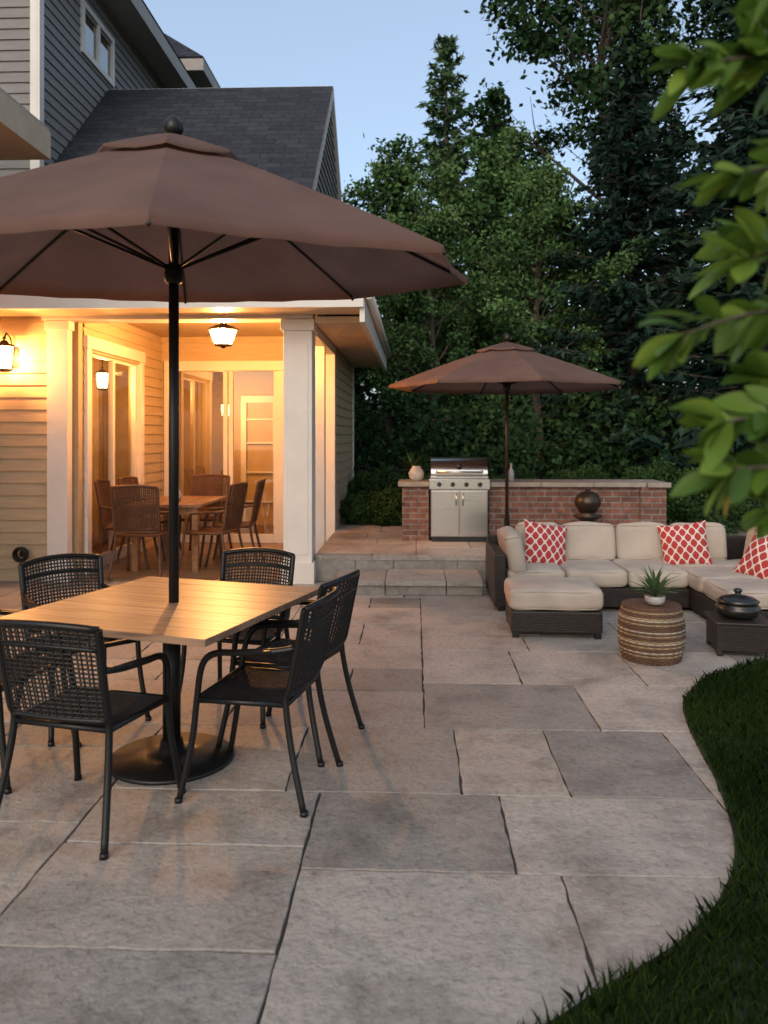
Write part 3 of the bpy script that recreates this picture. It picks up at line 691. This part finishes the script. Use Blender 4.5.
# ------------------------------------------------------------------ umbrellas
def umbrella(name, x, y, zb, apex, rim, r, rot, tilt=0, pole_r=.022, nseg=8):
    gr = group(name, (x, y, zb)); apex -= zb; rim -= zb
    mb = M(); mb.tube([(0, 0, .0), (0, 0, apex + .0)], pole_r, 14)
    mb.lathe([(.0, .14), (.02, .13), (.042, .1), (.046, .07), (.035, .045), (.02, .03), (.034, .02), (.034, 0), (.02, -.02)], cz=apex, n=16)
    mb.lathe([(.022, .06), (.04, .05), (.045, 0), (.04, -.03), (.022, -.04)], cz=rim - .02, n=16)
    mb.obj('pole', [BLACK if pole_r > .02 else BRONZE], gr)
    cg = group('canopy', (0, 0, rim), rx=rad(tilt), parent=gr)
    H = apex - rim; A = [rot + 2 * math.pi * k / nseg for k in range(nseg)]
    def rp(k, t, off=0):
        a = A[k % nseg]; return Vector((math.cos(a) * r * t, math.sin(a) * r * t, H * (1 - t ** 1.12) + off))
    def cloth(t0, t1, off, hem, nt_=12, nu=10, sag=.03):
        mb = M()
        for k in range(nseg):
            vs = []; 
            for i in range(nt_ + 1):
                t = t0 + (t1 - t0) * i / nt_
                for j in range(nu + 1):
                    u = j / nu; p = rp(k, t, off).lerp(rp(k + 1, t, off), u); w = math.sin(math.pi * u)
                    p.z -= sag * w * t * (1 - t * .8); p.z += .004 * math.sin(u * 19 + k) * w * t; sc_ = 1 - .02 * w * t * t; p.x *= sc_; p.y *= sc_
                    vs.append(p)
            base = vs[-(nu + 1):]
            rows = nt_ + 1
            if hem:
                for j in range(nu + 1):
                    q = base[j].copy(); q.z -= hem; q.x *= .997; q.y *= .997; vs.append(q)
                rows += 1
            mb.add(vs, [(i * (nu + 1) + j, i * (nu + 1) + j + 1, (i + 1) * (nu + 1) + j + 1, (i + 1) * (nu + 1) + j) for i in range(rows - 1) for j in range(nu)], 0, True)
        return mb
    cloth(.13, 1, 0, .03).obj('canopy_cloth', [UMB], cg)
    cloth(.01, .26, .035, .012, 5, 8, .06).obj('canopy_vent', [UMB], cg)
    mb = M()
    for k in range(nseg):
        mb.tube([rp(k, .02, -.015), rp(k, .35, -.022), rp(k, .7, -.022), rp(k, .995, -.018)], .009, 5)
        mb.tube([(math.cos(A[k]) * .04, math.sin(A[k]) * .04, .02), rp(k, .5, -.025)], .008, 5)
        mb.lathe([(.0, .01), (.012, 0), (.0, -.01)], *rp(k, 1.0, -.03), n=8)
    mb.obj('ribs', [BLACK], cg)
    return gr
umbrella('patio_umbrella', -1.15, 3.78, .03, 2.94, 2.33, 1.47, rad(-90 + 14), tilt=4.8, pole_r=.024)
umbrella('patio_umbrella', 1.07, 9.35, .28, 2.60, 2.12, 1.38, rad(-90 + 8), tilt=0, pole_r=.02)
ub = M(); ub.lathe([(.0, 0), (.24, 0), (.24, .03), (.1, .06), (.04, .1), (.03, .3), (.0, .3)], 1.07, 9.35, .285); ub.obj('umbrella_base', [BLACK], None)

# ------------------------------------------------------------------ dining table
tb = group('dining_table', (-1.16, 3.78, 0), rad(-17))
mb = M(); W, Ld = .53, .56; n = 8
for k in range(n):
    y0 = -Ld + k * 2 * Ld / n
    mb.box(-W, W, y0 + .0006, y0 + 2 * Ld / n - .0006, .722, .752, rn=R.random())
mb.obj('tabletop', [TWOOD], tb, bevel=.002)
mb = M(); mb.box(-W + .06, W - .06, -.04, .04, .69, .72); mb.box(-.04, .04, -Ld + .06, Ld - .06, .688, .7205)
mb.tube([(0, 0, .05), (0, 0, .70)], .042, 20); mb.lathe([(.0, 0), (.29, 0), (.295, .01), (.29, .022), (.12, .034), (.06, .05), (.05, .1), (.0, .1)], n=48)
mb.obj('pedestal', [BLACK], tb)

# ------------------------------------------------------------------ chairs
def bez(pts, n=6):
    P = [tuple(p) for p in pts]; o = []
    for i in range(len(P) - 1):
        p0, p1, p2, p3 = P[max(i - 1, 0)], P[i], P[i + 1], P[min(i + 2, len(P) - 1)]
        for k in range(n):
            t = k / n; o.append(Vector([.5 * (2 * p1[a] + (p2[a] - p0[a]) * t + (2 * p0[a] - 5 * p1[a] + 4 * p2[a] - p3[a]) * t * t + (3 * p1[a] - p0[a] - 3 * p2[a] + p3[a]) * t ** 3) for a in range(3)]))
    o.append(Vector(P[-1])); return o
def chair_mesh(top=.83, weave=.0048, gap=.017):
    fr = M(); wv = M()
    def bk(u, v):
        w = .215 + .01 * v; return Vector((u * w, -.20 - .075 * v - .05 * (1 - u * u) * (.4 + .6 * v), .46 + (top - .46) * v + .02 * (1 - u * u) * v))
    for s_ in (-1, 1):
        fr.tube(bez([(s_ * .255, -.285, 0), (s_ * .226, -.22, .25), (s_ * .212, -.19, .44)] + [tuple(bk(s_, v)) for v in (.1, .5, .92, 1)], 4), [.0145] * 25, 8)
        fr.tube(bez([(s_ * .26, .27, 0), (s_ * .238, .22, .25), (s_ * .232, .20, .43), (s_ * .245, .17, .58), (s_ * .25, .11, .635), (s_ * .25, .0, .645), (s_ * .24, -.14, .655), (s_ * .222, -.235, .67)], 4), .0145, 8)
        pts = bez([(s_ * .25, .13, .638), (s_ * .252, .0, .655), (s_ * .243, -.14, .665)], 5)
        for i in range(len(pts) - 1):
            a, b = pts[i], pts[i + 1]; fr.add([a + Vector((-.024, 0, 0)), a + Vector((.024, 0, 0)), b + Vector((.024, 0, 0)), b + Vector((-.024, 0, 0)), a + Vector((-.02, 0, -.012)), a + Vector((.02, 0, -.012)), b + Vector((.02, 0, -.012)), b + Vector((-.02, 0, -.012))], [(0, 1, 2, 3), (4, 7, 6, 5), (0, 4, 5, 1), (3, 2, 6, 7), (0, 3, 7, 4), (1, 5, 6, 2)])
        fr.tube([(s_ * .232, .2, .43), (s_ * .212, -.19, .43)], .013, 8)
        fr.lathe([(.0, 0), (.017, 0), (.016, .02), (.0, .02)], s_ * .26, .27, 0, n=10); fr.lathe([(.0, 0), (.017, 0), (.016, .02), (.0, .02)], s_ * .255, -.285, 0, n=10)
    fr.tube([bk(-1 + 2 * i / 12, 1) for i in range(13)], .014, 8); fr.tube([bk(-1 + 2 * i / 12, .02) for i in range(13)], .010, 8)
    fr.tube([bk(-1 + 2 * i / 12, .78) for i in range(13)], .008, 6)
    fr.tube([(-.232, .2, .43), (.232, .2, .43)], .014, 8); fr.tube([(-.212, -.19, .43), (.212, -.19, .43)], .013, 8)
    nv = int(.43 / gap)
    for i in range(1, nv): u = -1 + 2 * i / nv; wv.tube([bk(u, j / 7) + Vector((0, .002 * (-1) ** i, 0)) for j in range(8)], weave, 4, cap=False)
    nh = int((top - .46) / gap)
    for j in range(1, nh): wv.tube([bk(-1 + 2 * i / 12, j / nh) for i in range(13)], weave * .9, 4, cap=False)
    g2 = .015
    nx_ = int(.44 / g2)
    def seat(u, v): w = .212 + .02 * v; return Vector((u * w, -.19 + .39 * v, .432 - .018 * (1 - u * u) * math.sin(math.pi * v)))
    for i in range(1, nx_): u = -1 + 2 * i / nx_; wv.tube([seat(u, j / 6) for j in range(7)], .005, 4, cap=False)
    ny_ = int(.39 / g2)
    for j in range(1, ny_): wv.tube([seat(-1 + 2 * i / 8, j / ny_) + Vector((0, 0, .002)) for i in range(9)], .005, 4, cap=False)
    return fr, wv
fr, wv = chair_mesh(); CF = fr.mesh('chair_frame', [BLACK]); CW = wv.mesh('chair_weave', [BLKW])
fr, wv = chair_mesh(top=.92, weave=.006); RF = fr.mesh('rattan_frame', [RATTAN]); RW = wv.mesh('rattan_weave', [RATTAN])
for x, y, a in ((-1.32, 3.22, -13), (-.68, 3.54, 79), (-.63, 4.06, 72), (-1.0, 4.52, 168), (-1.82, 4.30, -135), (-1.98, 3.70, -100)):
    gg = group('patio_chair', (x, y, .001), rad(a)); link('frame', CF, gg); link('woven_seat_and_back', CW, gg)
for x, y, a in ((-2.95, 8.62, 0), (-2.25, 8.85, 80), (-2.15, 9.5, 95), (-3.35, 9.25, -85), (-3.3, 9.9, -95), (-2.7, 10.2, 180)):
    gg = group('rattan_dining_chair', (x, y, .021), rad(a)); gg.scale = (1.1, 1.1, 1.06); link('frame', RF, gg); link('woven_seat_and_back', RW, gg)
it = group('indoor_dining_table', (-2.8, 9.45, .02)); mb = M()
for k in range(6): mb.box(-.42 + k * .14, -.42 + (k + 1) * .14 - .003, -.65, .65, .72, .755, rn=R.random())
for a in (-.34, .34):
    for b in (-.55, .55): mb.box(a - .035, a + .035, b - .035, b + .035, 0, .718)
mb.box(-.34, .34, -.56, -.53, .63, .719); mb.box(-.34, .34, .53, .56, .63, .719)
mb.obj('tabletop_and_legs', [mk_wood('cherry_wood', (.33, .15, .06), (.2, .08, .03), .3, 'y')], it, bevel=.004)
mb = M(); mb.lathe([(.0, 0), (.05, 0), (.07, .06), (.05, .12), (.03, .16), (.04, .19), (.035, .19)], -2.8, 9.3, .776); mb.obj('vase', [CERW])

# ------------------------------------------------------------------ cushions
def rbox(name, parent, c, dim, r=.05, rot=(0, 0, 0), puff=.0, mat=CUSH, n=16):
    h = Vector(dim) * .5; mb = M()
    def sp(i): t = -1 + 2 * i / n; return math.copysign(abs(t) ** .6, t)
    for ax in range(3):
        for sg in (-1, 1):
            vs = []
            for i in range(n + 1):
                for j in range(n + 1):
                    p = [0, 0, 0]; p[ax] = sg; p[(ax + 1) % 3] = sp(i) ; p[(ax + 2) % 3] = sp(j)
                    P = Vector((p[0] * h.x, p[1] * h.y, p[2] * h.z)); q = Vector([max(-(h[k] - r), min(h[k] - r, P[k])) for k in range(3)])
                    d = P - q
                    if d.length > 1e-9: d = d.normalized() * r
                    P = q + d; fx, fy, fz = (P.x / h.x) ** 2, (P.y / h.y) ** 2, (P.z / h.z) ** 2
                    P = Vector((P.x * (1 + puff * .25 * (1 - fy) * (1 - fz)), P.y * (1 + puff * .25 * (1 - fx) * (1 - fz)), P.z * (1 + puff * (1 - fx) * (1 - fy))))
                    P.z += .006 * math.sin(P.x * 17 + P.y * 13 + c[0] * 9) ; vs.append(P)
            fs = [(i * (n + 1) + j, (i + 1) * (n + 1) + j, (i + 1) * (n + 1) + j + 1, i * (n + 1) + j + 1) for i in range(n) for j in range(n)]
            if sg < 0: fs = [f[::-1] for f in fs]
            mb.add(vs, fs, 0, True)
    for zz in (h.z - r * .35, -h.z + r * .35):
        P = []
        for k in range(49):
            a = 2 * math.pi * k / 48; ca, sa = math.cos(a), math.sin(a); e = .25
            P.append((math.copysign(abs(ca) ** e, ca) * (h.x - r * .12), math.copysign(abs(sa) ** e, sa) * (h.y - r * .12), zz))
        mb.tube(P, .005, 5, cap=False)
    return mb.obj(name, [mat], parent, c, rot)
def pillow(name, c, rot, s=.22, t=.085):
    mb = M(); n = 18
    for sg in (-1, 1):
        vs = []
        for i in range(n + 1):
            for j in range(n + 1):
                x = -1 + 2 * i / n; y = -1 + 2 * j / n
                z = t * (max(0, (1 - x * x) * (1 - y * y))) ** .42; z *= 1 + .08 * math.sin(x * 5 + y * 3 + c[0])
                vs.append((x * s * (1 - .09 * (1 - y * y)), y * s * (1 - .09 * (1 - x * x)), sg * z))
        fs = [(i * (n + 1) + j, (i + 1) * (n + 1) + j, (i + 1) * (n + 1) + j + 1, i * (n + 1) + j + 1) for i in range(n) for j in range(n)]
        if sg < 0: fs = [f[::-1] for f in fs]
        mb.add(vs, fs, 0, True)
    return mb.obj(name, [PIL], None, c, rot)

sofa = group('sectional_sofa'); mb = M()
mb.box(.74, 2.40, 7.08, 7.95, .04, .21); mb.box(2.402, 3.3, 6.2, 7.95, .04, .208)
mb.box(.72, 3.32, 7.95, 8.03, .04, .56); mb.box(.70, .80, 7.05, 7.948, .038, .50); mb.box(3.3, 3.38, 6.18, 8.032, .04, .56); 
mb.obj('wicker_base', [WICK], sofa, bevel=.012)
mb = M()
for x, y in ((.76, 7.1), (2.3, 7.1), (3.3, 6.25), (2.45, 6.25), (.78, 7.9)): mb.box(x - .025, x + .025, y - .025, y + .025, 0, .05)
mb.obj('feet', [BLACK], sofa)
for x0, x1 in ((.82, 1.33), (1.34, 1.87), (1.88, 2.40)): rbox('seat_cushion', sofa, ((x0 + x1) / 2, 7.43, .285), (x1 - x0, .72, .15), .045, puff=.12)
for y0, y1 in ((6.2, 6.78), (6.79, 7.39)): rbox('seat_cushion', sofa, (2.82, (y0 + y1) / 2, .285), (.84, y1 - y0, .15), .045, puff=.12)
rbox('seat_cushion', sofa, (2.82, 7.60, .285), (.84, .40, .15), .045, puff=.12)
for x0, x1 in ((.98, 1.40), (1.41, 1.93), (1.94, 2.45), (2.46, 2.98)): rbox('back_cushion', sofa, ((x0 + x1) / 2, 7.82, .51), (x1 - x0, .17, .36), .06, (rad(-10), 0, rad(R.uniform(-2, 2))), puff=.1)
for y0, y1 in ((6.25, 6.72), (6.73, 7.2), (7.21, 7.68)): rbox('back_cushion', sofa, (3.18, (y0 + y1) / 2, .51), (.17, y1 - y0, .36), .06, (0, rad(10), rad(R.uniform(-2, 2))), puff=.1)
rbox('back_cushion', sofa, (.89, 7.42, .49), (.16, .72, .36), .06, (0, rad(-10), 0), puff=.1)
ot = group('ottoman', (1.09, 6.42, 0), rad(-2)); mb = M(); mb.box(-.345, .345, -.29, .29, .04, .205)
mb.obj('wicker_base', [WICK], ot, bevel=.012); mb = M()
for x in (-.31, .31):
    for y in (-.26, .26): mb.box(x - .025, x + .025, y - .025, y + .025, 0, .045)
mb.obj('feet', [BLACK], ot); rbox('seat_cushion', ot, (0, 0, .29), (.71, .60, .165), .05, puff=.08)
pillow('throw_pillow', (1.23, 7.58, .515), (rad(68), rad(10), rad(12)))
pillow('throw_pillow', (2.52, 7.58, .515), (rad(70), rad(-9), rad(-18)))
pillow('throw_pillow', (2.98, 6.88, .50), (rad(66), rad(16), rad(-55)))

# basket side table
bk = group('basket_side_table', (1.64, 5.62, 0))
bandm = [mk('basket_brown', (.14, .07, .04), (.07, .037, .02), .7, bscale=120, bump=.8), mk('basket_tan', (.34, .24, .13), (.22, .15, .08), .7, bscale=120, bump=.8), mk('basket_cream', (.42, .36, .26), (.3, .25, .18), .7, bscale=120, bump=.8)]
mb = M(); nr = 30; order = [0, 0, 0, 0, 1, 0, 2, 0, 0, 1, 0, 2, 1, 0, 0, 1, 0, 2, 0, 0, 0, 1, 0, 2, 1, 0, 0, 1, 0, 0]
for i in range(nr):
    t = i / (nr - 1); z = .008 + t * .365; rr_ = .18 + .038 * math.sin(math.pi * (t * .85 + .08)) 
    pts = [(math.cos(a) * (rr_ + .0035 * math.sin(a * 24 + i * math.pi)), math.sin(a) * (rr_ + .0035 * math.sin(a * 24 + i * math.pi)), z) for a in [2 * math.pi * k / 96 for k in range(97)]]
    mb.tube(pts, .0072, 6, order[i], cap=False)
mb.lathe([(.0, .372), (.16, .372), (.19, .378), (.195, .37), (.18, .36)], n=40, mi=0); mb.obj('woven_body', bandm, bk)
pl = group('potted_succulent', (1.66, 5.6, .382)); mb = M()
mb.lathe([(.0, 0), (.05, 0), (.065, .02), (.07, .055), (.062, .06), (.055, .045), (.0, .045)]); mb.obj('pot', [CERW], pl)
def blade_leaf(mb, base, az, el, L, W, curl, mi=0, rn=.5, seg=7):
    d = Vector((math.cos(az), math.sin(az), 0)); s_ = Vector((-d.y, d.x, 0)); p = Vector(base); e = el; vs = []
    for i in range(seg + 1):
        t = i / seg; w = W * (math.sin(math.pi * min(1, t * .9 + .12)) ** .8) * .5
        up = Vector((-d.x * math.sin(e), -d.y * math.sin(e), math.cos(e)))
        vs += [p - s_ * w + up * w * .3, p.copy(), p + s_ * w + up * w * .3]
        p = p + (d * math.cos(e) + Vector((0, 0, math.sin(e)))) * L / seg; e -= curl / seg
    mb.add(vs, [(3 * i + k, 3 * i + k + 1, 3 * i + k + 4, 3 * i + k + 3) for i in range(seg) for k in (0, 1)], mi, True, rn)
mb = M()
for k in range(44): blade_leaf(mb, (0, 0, .05), k * 2.4, .35 + .027 * k, R.uniform(.16, .26), .024, R.uniform(.2, .9), rn=R.random())
mb.obj('leaves', [mk_leaf('succulent', (.05, .09, .04), (.10, .16, .07), (.2, .27, .13))], pl)
# low dark side table with a lidded jar on it
lt = group('low_side_table', (2.32, 5.84, 0), rad(-8)); mb = M()
mb.box(-.18, .18, -.18, .18, .035, .215); mb.box(-.195, .195, -.195, .195, .217, .24)
for a in (-.16, .16):
    for b in (-.16, .16): mb.box(a - .02, a + .02, b - .02, b + .02, 0, .034)
mb.obj('table_body', [WICK], lt, bevel=.008)
jr = group('lidded_jar', (2.32, 5.84, .241)); mb = M()
mb.lathe([(.0, 0), (.09, 0), (.13, .02), (.155, .05), (.15, .085), (.125, .105), (.14, .112), (.145, .122), (.11, .145), (.05, .16), (.022, .166), (.02, .178), (.032, .19), (.024, .205), (.0, .21)], n=40)
mb.obj('jar_body', [CERB], jr)

# ------------------------------------------------------------------ grill + counter
OX = -.33
cn = group('brick_counter', (OX, 0, 0)); mb = M(); Z0 = .28; CT = .93
mb.box(.18, .50, 9.62, 10.2, Z0, CT); mb.box(1.22, 3.00, 9.62, 10.2, Z0, CT); mb.box(3.00, 3.30, 9.57, 10.25, Z0, CT + .0); mb.box(.50, 1.22, 10.0, 10.2, Z0, CT)
mb.obj('brick_body', [BRICK], cn)
mb = M(); mb.box(.13, .505, 9.57, 10.26, CT, CT + .055)
x = 1.215
while x < 3.3:
    w = min(.62, 3.35 - x); mb.box(x, x + w - .004, 9.57 - (.05 if x > 2.9 else 0), 10.27, CT, CT + .055 + R.uniform(0, .003)); x += w
mb.box(.507, 1.213, 10.0, 10.26, CT, CT + .054); mb.obj('stone_countertop', [CAP], cn, bevel=.008)
gl = group('gas_grill', (.86 + OX, 9.66, Z0)); gl.scale = (1, 1, 1.04); mb = M()
mb.box(-.34, .34, -.14, .33, .06, .60); mb.box(-.36, .36, -.17, .35, .60, .72, 0)
for x0, x1 in ((-.33, -.004), (.004, .33)): mb.box(x0, x1, -.155, -.141, .08, .585)
mb.box(-.345, .345, -.145, .34, .722, .75)
n = 14; vs = []
for i in range(n + 1):
    a = math.pi * .5 * (i / n) * 1.15 - .12
    for x in (-.335, .335): vs.append((x, .17 - math.cos(a) * .30, .75 + .21 * math.sin(max(a, 0)) ** .8))
mb.add(vs, [(2 * i, 2 * i + 1, 2 * i + 3, 2 * i + 2) for i in range(n)], 0, True)
mb.box(-.33, .33, .02, .30, .75, .935)
for sx in (-1, 1):
    pr = [vs[2 * i + (0 if sx < 0 else 1)] for i in range(n + 1)]; mb.add(pr + [(sx * .335, .33, .95), (sx * .335, .33, .75)], [list(range(len(pr) + 2))])
mb.obj('steel_body', [STEEL], gl, bevel=.006)
mb = M(); mb.tube([(-.27, -.20, .80), (.27, -.20, .80)], .013, 10); 
for x in (-.27, .27): mb.tube([(x, -.20, .80), (x, -.12, .81)], .010, 8)
for x in (-.04, .04): mb.tube([(x, -.19, .42), (x, -.19, .56)], .009, 8); mb.tube([(x, -.19, .43), (x, -.15, .43)], .006, 6); mb.tube([(x, -.19, .55), (x, -.15, .55)], .006, 6)
mb.obj('handles', [STEEL], gl)
mb = M()
for x in (-.24, -.08, .08, .24): mb.tube([(x, -.172, .66), (x, -.21, .66)], .026, 16); 
mb.box(-.33, .33, -.13, .3, .0, .058); mb.lathe([(.0, 0), (.03, 0), (.03, .004), (0, .004)], 0, 0, 0, n=16, T=Matrix.Translation((0, -.128, .86)) @ Matrix.Rotation(rad(90), 4, 'X'))
mb.obj('knobs', [STEELD], gl)
vs_ = group('glazed_vase', (.35 + OX, 9.8, CT + .056)); mb = M(); mb.lathe([(.0, 0), (.06, 0), (.09, .05), (.095, .1), (.07, .15), (.05, .17), (.055, .185), (.04, .185)]); mb.obj('vase_body', [CERW], vs_)
mb = M(); mb.lathe([(.0, 0), (.045, 0), (.06, .05), (.055, .1), (.0, .1)], 0, 0, 0)
h = group('herb_planter', (.32 + OX, 10.1, CT + .056)); mb.obj('pot', [CERB], h)
mb = M()
for k in range(80): blade_leaf(mb, (R.uniform(-.03, .03), R.uniform(-.03, .03), .09), R.uniform(0, 6.28), R.uniform(.5, 1.4), R.uniform(.15, .36), .035, R.uniform(.3, 1.6), rn=R.random())
mb.obj('leaves', [BUSHL], h)
b = group('oil_bottle', (1.18, 9.85, CT + .056)); mb = M(); mb.lathe([(.0, 0), (.035, 0), (.038, .09), (.03, .13), (.012, .16), (.012, .2), (.016, .205), (.016, .215), (.0, .215)]); mb.obj('bottle_body', [CERW], b)
b = group('bronze_orb_urn', (1.97, 9.2, Z0)); mb = M(); mb.lathe([(.0, 0), (.14, 0), (.15, .02), (.08, .07), (.06, .15), (.05, .25), (.1, .30), (.16, .34), (.165, .36), (.07, .37), (.1, .40), (.145, .47), (.15, .52), (.12, .59), (.06, .625), (.03, .63), (.03, .655), (.0, .66)], n=32); mb.obj('urn_body', [PATINA], b)

# ------------------------------------------------------------------ bushes & fence behind terrace
for i, (x, y, r_) in enumerate(((-.80, 11.4, .30), (-.42, 11.3, .34), (-.6, 12.7, .5), (.15, 11.6, .45), (1.3, 11.2, .5), (2.3, 11.3, .55), (3.25, 11.0, .6), (3.9, 10.6, .6))):
    gb = group('boxwood_shrub', (x, y, .27)); mb = M(); 
    for k in range(7): a = k * .9; mb.tube([(0, 0, 0), (math.cos(a) * r_ * .3, math.sin(a) * r_ * .3, r_ * .6)], [.02, .006], 5)
    mb.obj('stems', [BARK], gb)
    leaf_mass('foliage', [(0, 0, r_ * .75, r_, r_ * .9, r_ * .75)], 5200, .055, BUSHL, gb)
fn = group('iron_fence', (0, 12.9, .0)); mb = M()
mb.tube([(-.9, 0, .98), (.5, 0, .98)], .015, 6); mb.tube([(-.9, 0, .35), (.5, 0, .35)], .012, 6)
for k in range(12): mb.tube([(-.9 + k * .12, 0, .0), (-.9 + k * .12, 0, 1.05)], .007, 5)
mb.obj('railings', [BLACK], fn)

hr = group('hose_reel', (-4.12, 8.25, .30)); mb = M()
for k in range(5):
    mb.tube([(math.cos(a) * (.06 + .012 * (k % 2)), -.04 + k * .018 - .03, math.sin(a) * (.06 + .012 * (k % 2))) for a in [2 * math.pi * q / 24 for q in range(25)]], .010, 6)
mb.box(-.03, .03, .0, .09, -.03, .03); mb.obj('hose_coil', [BLACK], hr)

# ------------------------------------------------------------------ foreground shrub
R.seed(77)
sh = group('broadleaf_shrub', (-.03, 0, 0)); st_ = M(); lf = M()
def wide_leaf(base, d, L, W, roll, droop, rn):
    d = Vector(d).normalized(); s_ = d.cross(Vector((0, 0, 1)));
    if s_.length < .01: s_ = Vector((1, 0, 0))
    s_.normalize(); up = s_.cross(d); s_ = (s_ * math.cos(roll) + up * math.sin(roll)); up = s_.cross(d)
    seg = 8; p = Vector(base); vs = []; dd = d.copy()
    for i in range(seg + 1):
        t = i / seg; w = W * .5 * (math.sin(math.pi * t ** 1.25 * .97 + .03)) ** .85
        vs += [p - s_ * w + up * w * .25, p - s_ * w * .5 + up * w * .08, p.copy(), p + s_ * w * .5 + up * w * .08, p + s_ * w + up * w * .25]
        p = p + dd * L / seg; dd = (dd + Vector((0, 0, -droop / seg))).normalized()
    lf.add(vs, [(5 * i + k, 5 * i + k + 1, 5 * i + k + 6, 5 * i + k + 5) for i in range(seg) for k in range(4)], 0, True, rn)
stems = [[(1.05, 1.55, 0), (1.0, 1.45, .8), (.95, 1.38, 1.5), (.9, 1.32, 2.1), (.85, 1.3, 2.7)], [(1.15, 1.6, 0), (1.1, 1.5, 1.0), (1.05, 1.55, 1.9), (1.0, 1.6, 2.6)]]
for s0 in stems: st_.tube(bez(s0), [.02 - .014 * i / 24 for i in range(len(bez(s0)))], 8)
tw = [((.90, 1.33, 2.0), (.62, 1.26, 2.12), (.45, 1.2, 2.10)), ((.90, 1.33, 1.9), (.68, 1.25, 1.97), (.50, 1.2, 1.93)), ((.93, 1.36, 1.65), (.62, 1.27, 1.74), (.43, 1.2, 1.70)),
      ((.94, 1.38, 1.5), (.66, 1.27, 1.58), (.49, 1.2, 1.57)), ((.95, 1.38, 1.35), (.7, 1.27, 1.49), (.50, 1.2, 1.50)), ((.9, 1.3, 2.3), (.75, 1.25, 2.3), (.58, 1.22, 2.22)),
      ((.93, 1.36, 1.75), (.7, 1.3, 1.85), (.54, 1.25, 1.82)), ((.95, 1.38, 1.3), (.75, 1.3, 1.42), (.58, 1.25, 1.44)), ((1.05, 1.5, 1.6), (.85, 1.45, 1.68), (.68, 1.4, 1.66)), ((1.05, 1.5, 2.0), (.85, 1.45, 2.05), (.66, 1.4, 2.02)),
      ((.9, 1.33, 2.1), (.7, 1.3, 2.2), (.56, 1.26, 2.14)), ((1.0, 1.45, 1.8), (.8, 1.4, 1.78), (.62, 1.36, 1.74)), ((1.0, 1.4, 1.5), (.8, 1.35, 1.62), (.60, 1.3, 1.64)), ((1.0, 1.5, 1.9), (.8, 1.45, 1.9), (.6, 1.4, 1.88)), ((1.0, 1.5, 1.4), (.8, 1.45, 1.54), (.64, 1.4, 1.54)), ((1.0, 1.5, 2.2), (.8, 1.45, 2.22), (.62, 1.4, 2.18))]
for t3 in tw:
    P = bez(t3, 9); st_.tube(P, [.006 - .004 * i / len(P) for i in range(len(P))], 6)
    for i in range(3, len(P)):
        dirv = (P[i] - P[i - 1]).normalized()
        for q in range(R.choice((1, 2, 2, 3))):
            a = R.uniform(0, 6.28); side = Vector((0, math.cos(a), math.sin(a)))
            wide_leaf(P[i], dirv * R.uniform(.5, 1) + side * R.uniform(.4, .9), R.uniform(.055, .105), R.uniform(.026, .042), R.uniform(-1.2, 1.2), R.uniform(.1, .8), R.random())
    for q in range(3): wide_leaf(P[-1], (P[-1] - P[-2]).normalized() + jit(.6), R.uniform(.07, .10), .038, R.uniform(-1, 1), .3, R.random())
st_.obj('stems', [BARK], sh); lf.obj('leaves', [SHRUBL], sh)

# ------------------------------------------------------------------ world, sun, camera
w = bpy.data.worlds.new('World'); sc.world = w; w.use_nodes = True; nt = w.node_tree; nt.nodes.clear()
sky = nt.nodes.new('ShaderNodeTexSky'); sky.sky_type = 'NISHITA'; sky.sun_disc = False; sky.sun_elevation = rad(32); sky.sun_rotation = rad(200)
sky.air_density = 1.0; sky.dust_density = 3.0; sky.ozone_density = 1.2
hz = nt.nodes.new('ShaderNodeMix'); hz.data_type = 'RGBA'; hz.inputs['Factor'].default_value = .40; hz.inputs['B'].default_value = (2.3, 2.8, 3.25, 1)
nt.links.new(sky.outputs[0], hz.inputs['A'])
bg = nt.nodes.new('ShaderNodeBackground'); bg.inputs[1].default_value = .265; wo = nt.nodes.new('ShaderNodeOutputWorld')
nt.links.new(hz.outputs['Result'], bg.inputs[0]); nt.links.new(bg.outputs[0], wo.inputs[0])
sl_ = bpy.data.lights.new('sun', 'SUN'); sl_.energy = .18; sl_.angle = rad(25); sl_.color = (1, .86, .74)
so = bpy.data.objects.new('sun', sl_); sc.collection.objects.link(so)
az = rad(200); el = rad(32); dv = Vector((math.sin(az) * math.cos(el), math.cos(az) * math.cos(el), math.sin(el)))
so.rotation_euler = dv.to_track_quat('Z', 'Y').to_euler()

cd = bpy.data.cameras.new('camera'); cam = bpy.data.objects.new('camera', cd); sc.collection.objects.link(cam)
cam.location = (0, 0, 1.55); cam.rotation_euler = (rad(90), 0, rad(2.2))
cd.sensor_fit = 'VERTICAL'; cd.sensor_height = 36; cd.sensor_width = 27; cd.lens = 28.125; cd.shift_y = -77 / 1024; cd.clip_end = 500; cd.clip_start = .05
cd.dof.use_dof = True; cd.dof.focus_distance = 5.0; cd.dof.aperture_fstop = 2.8
sc.camera = cam
sc.view_settings.view_transform = 'Standard'; sc.view_settings.look = 'None'; sc.view_settings.exposure = 0; sc.view_settings.gamma = 1
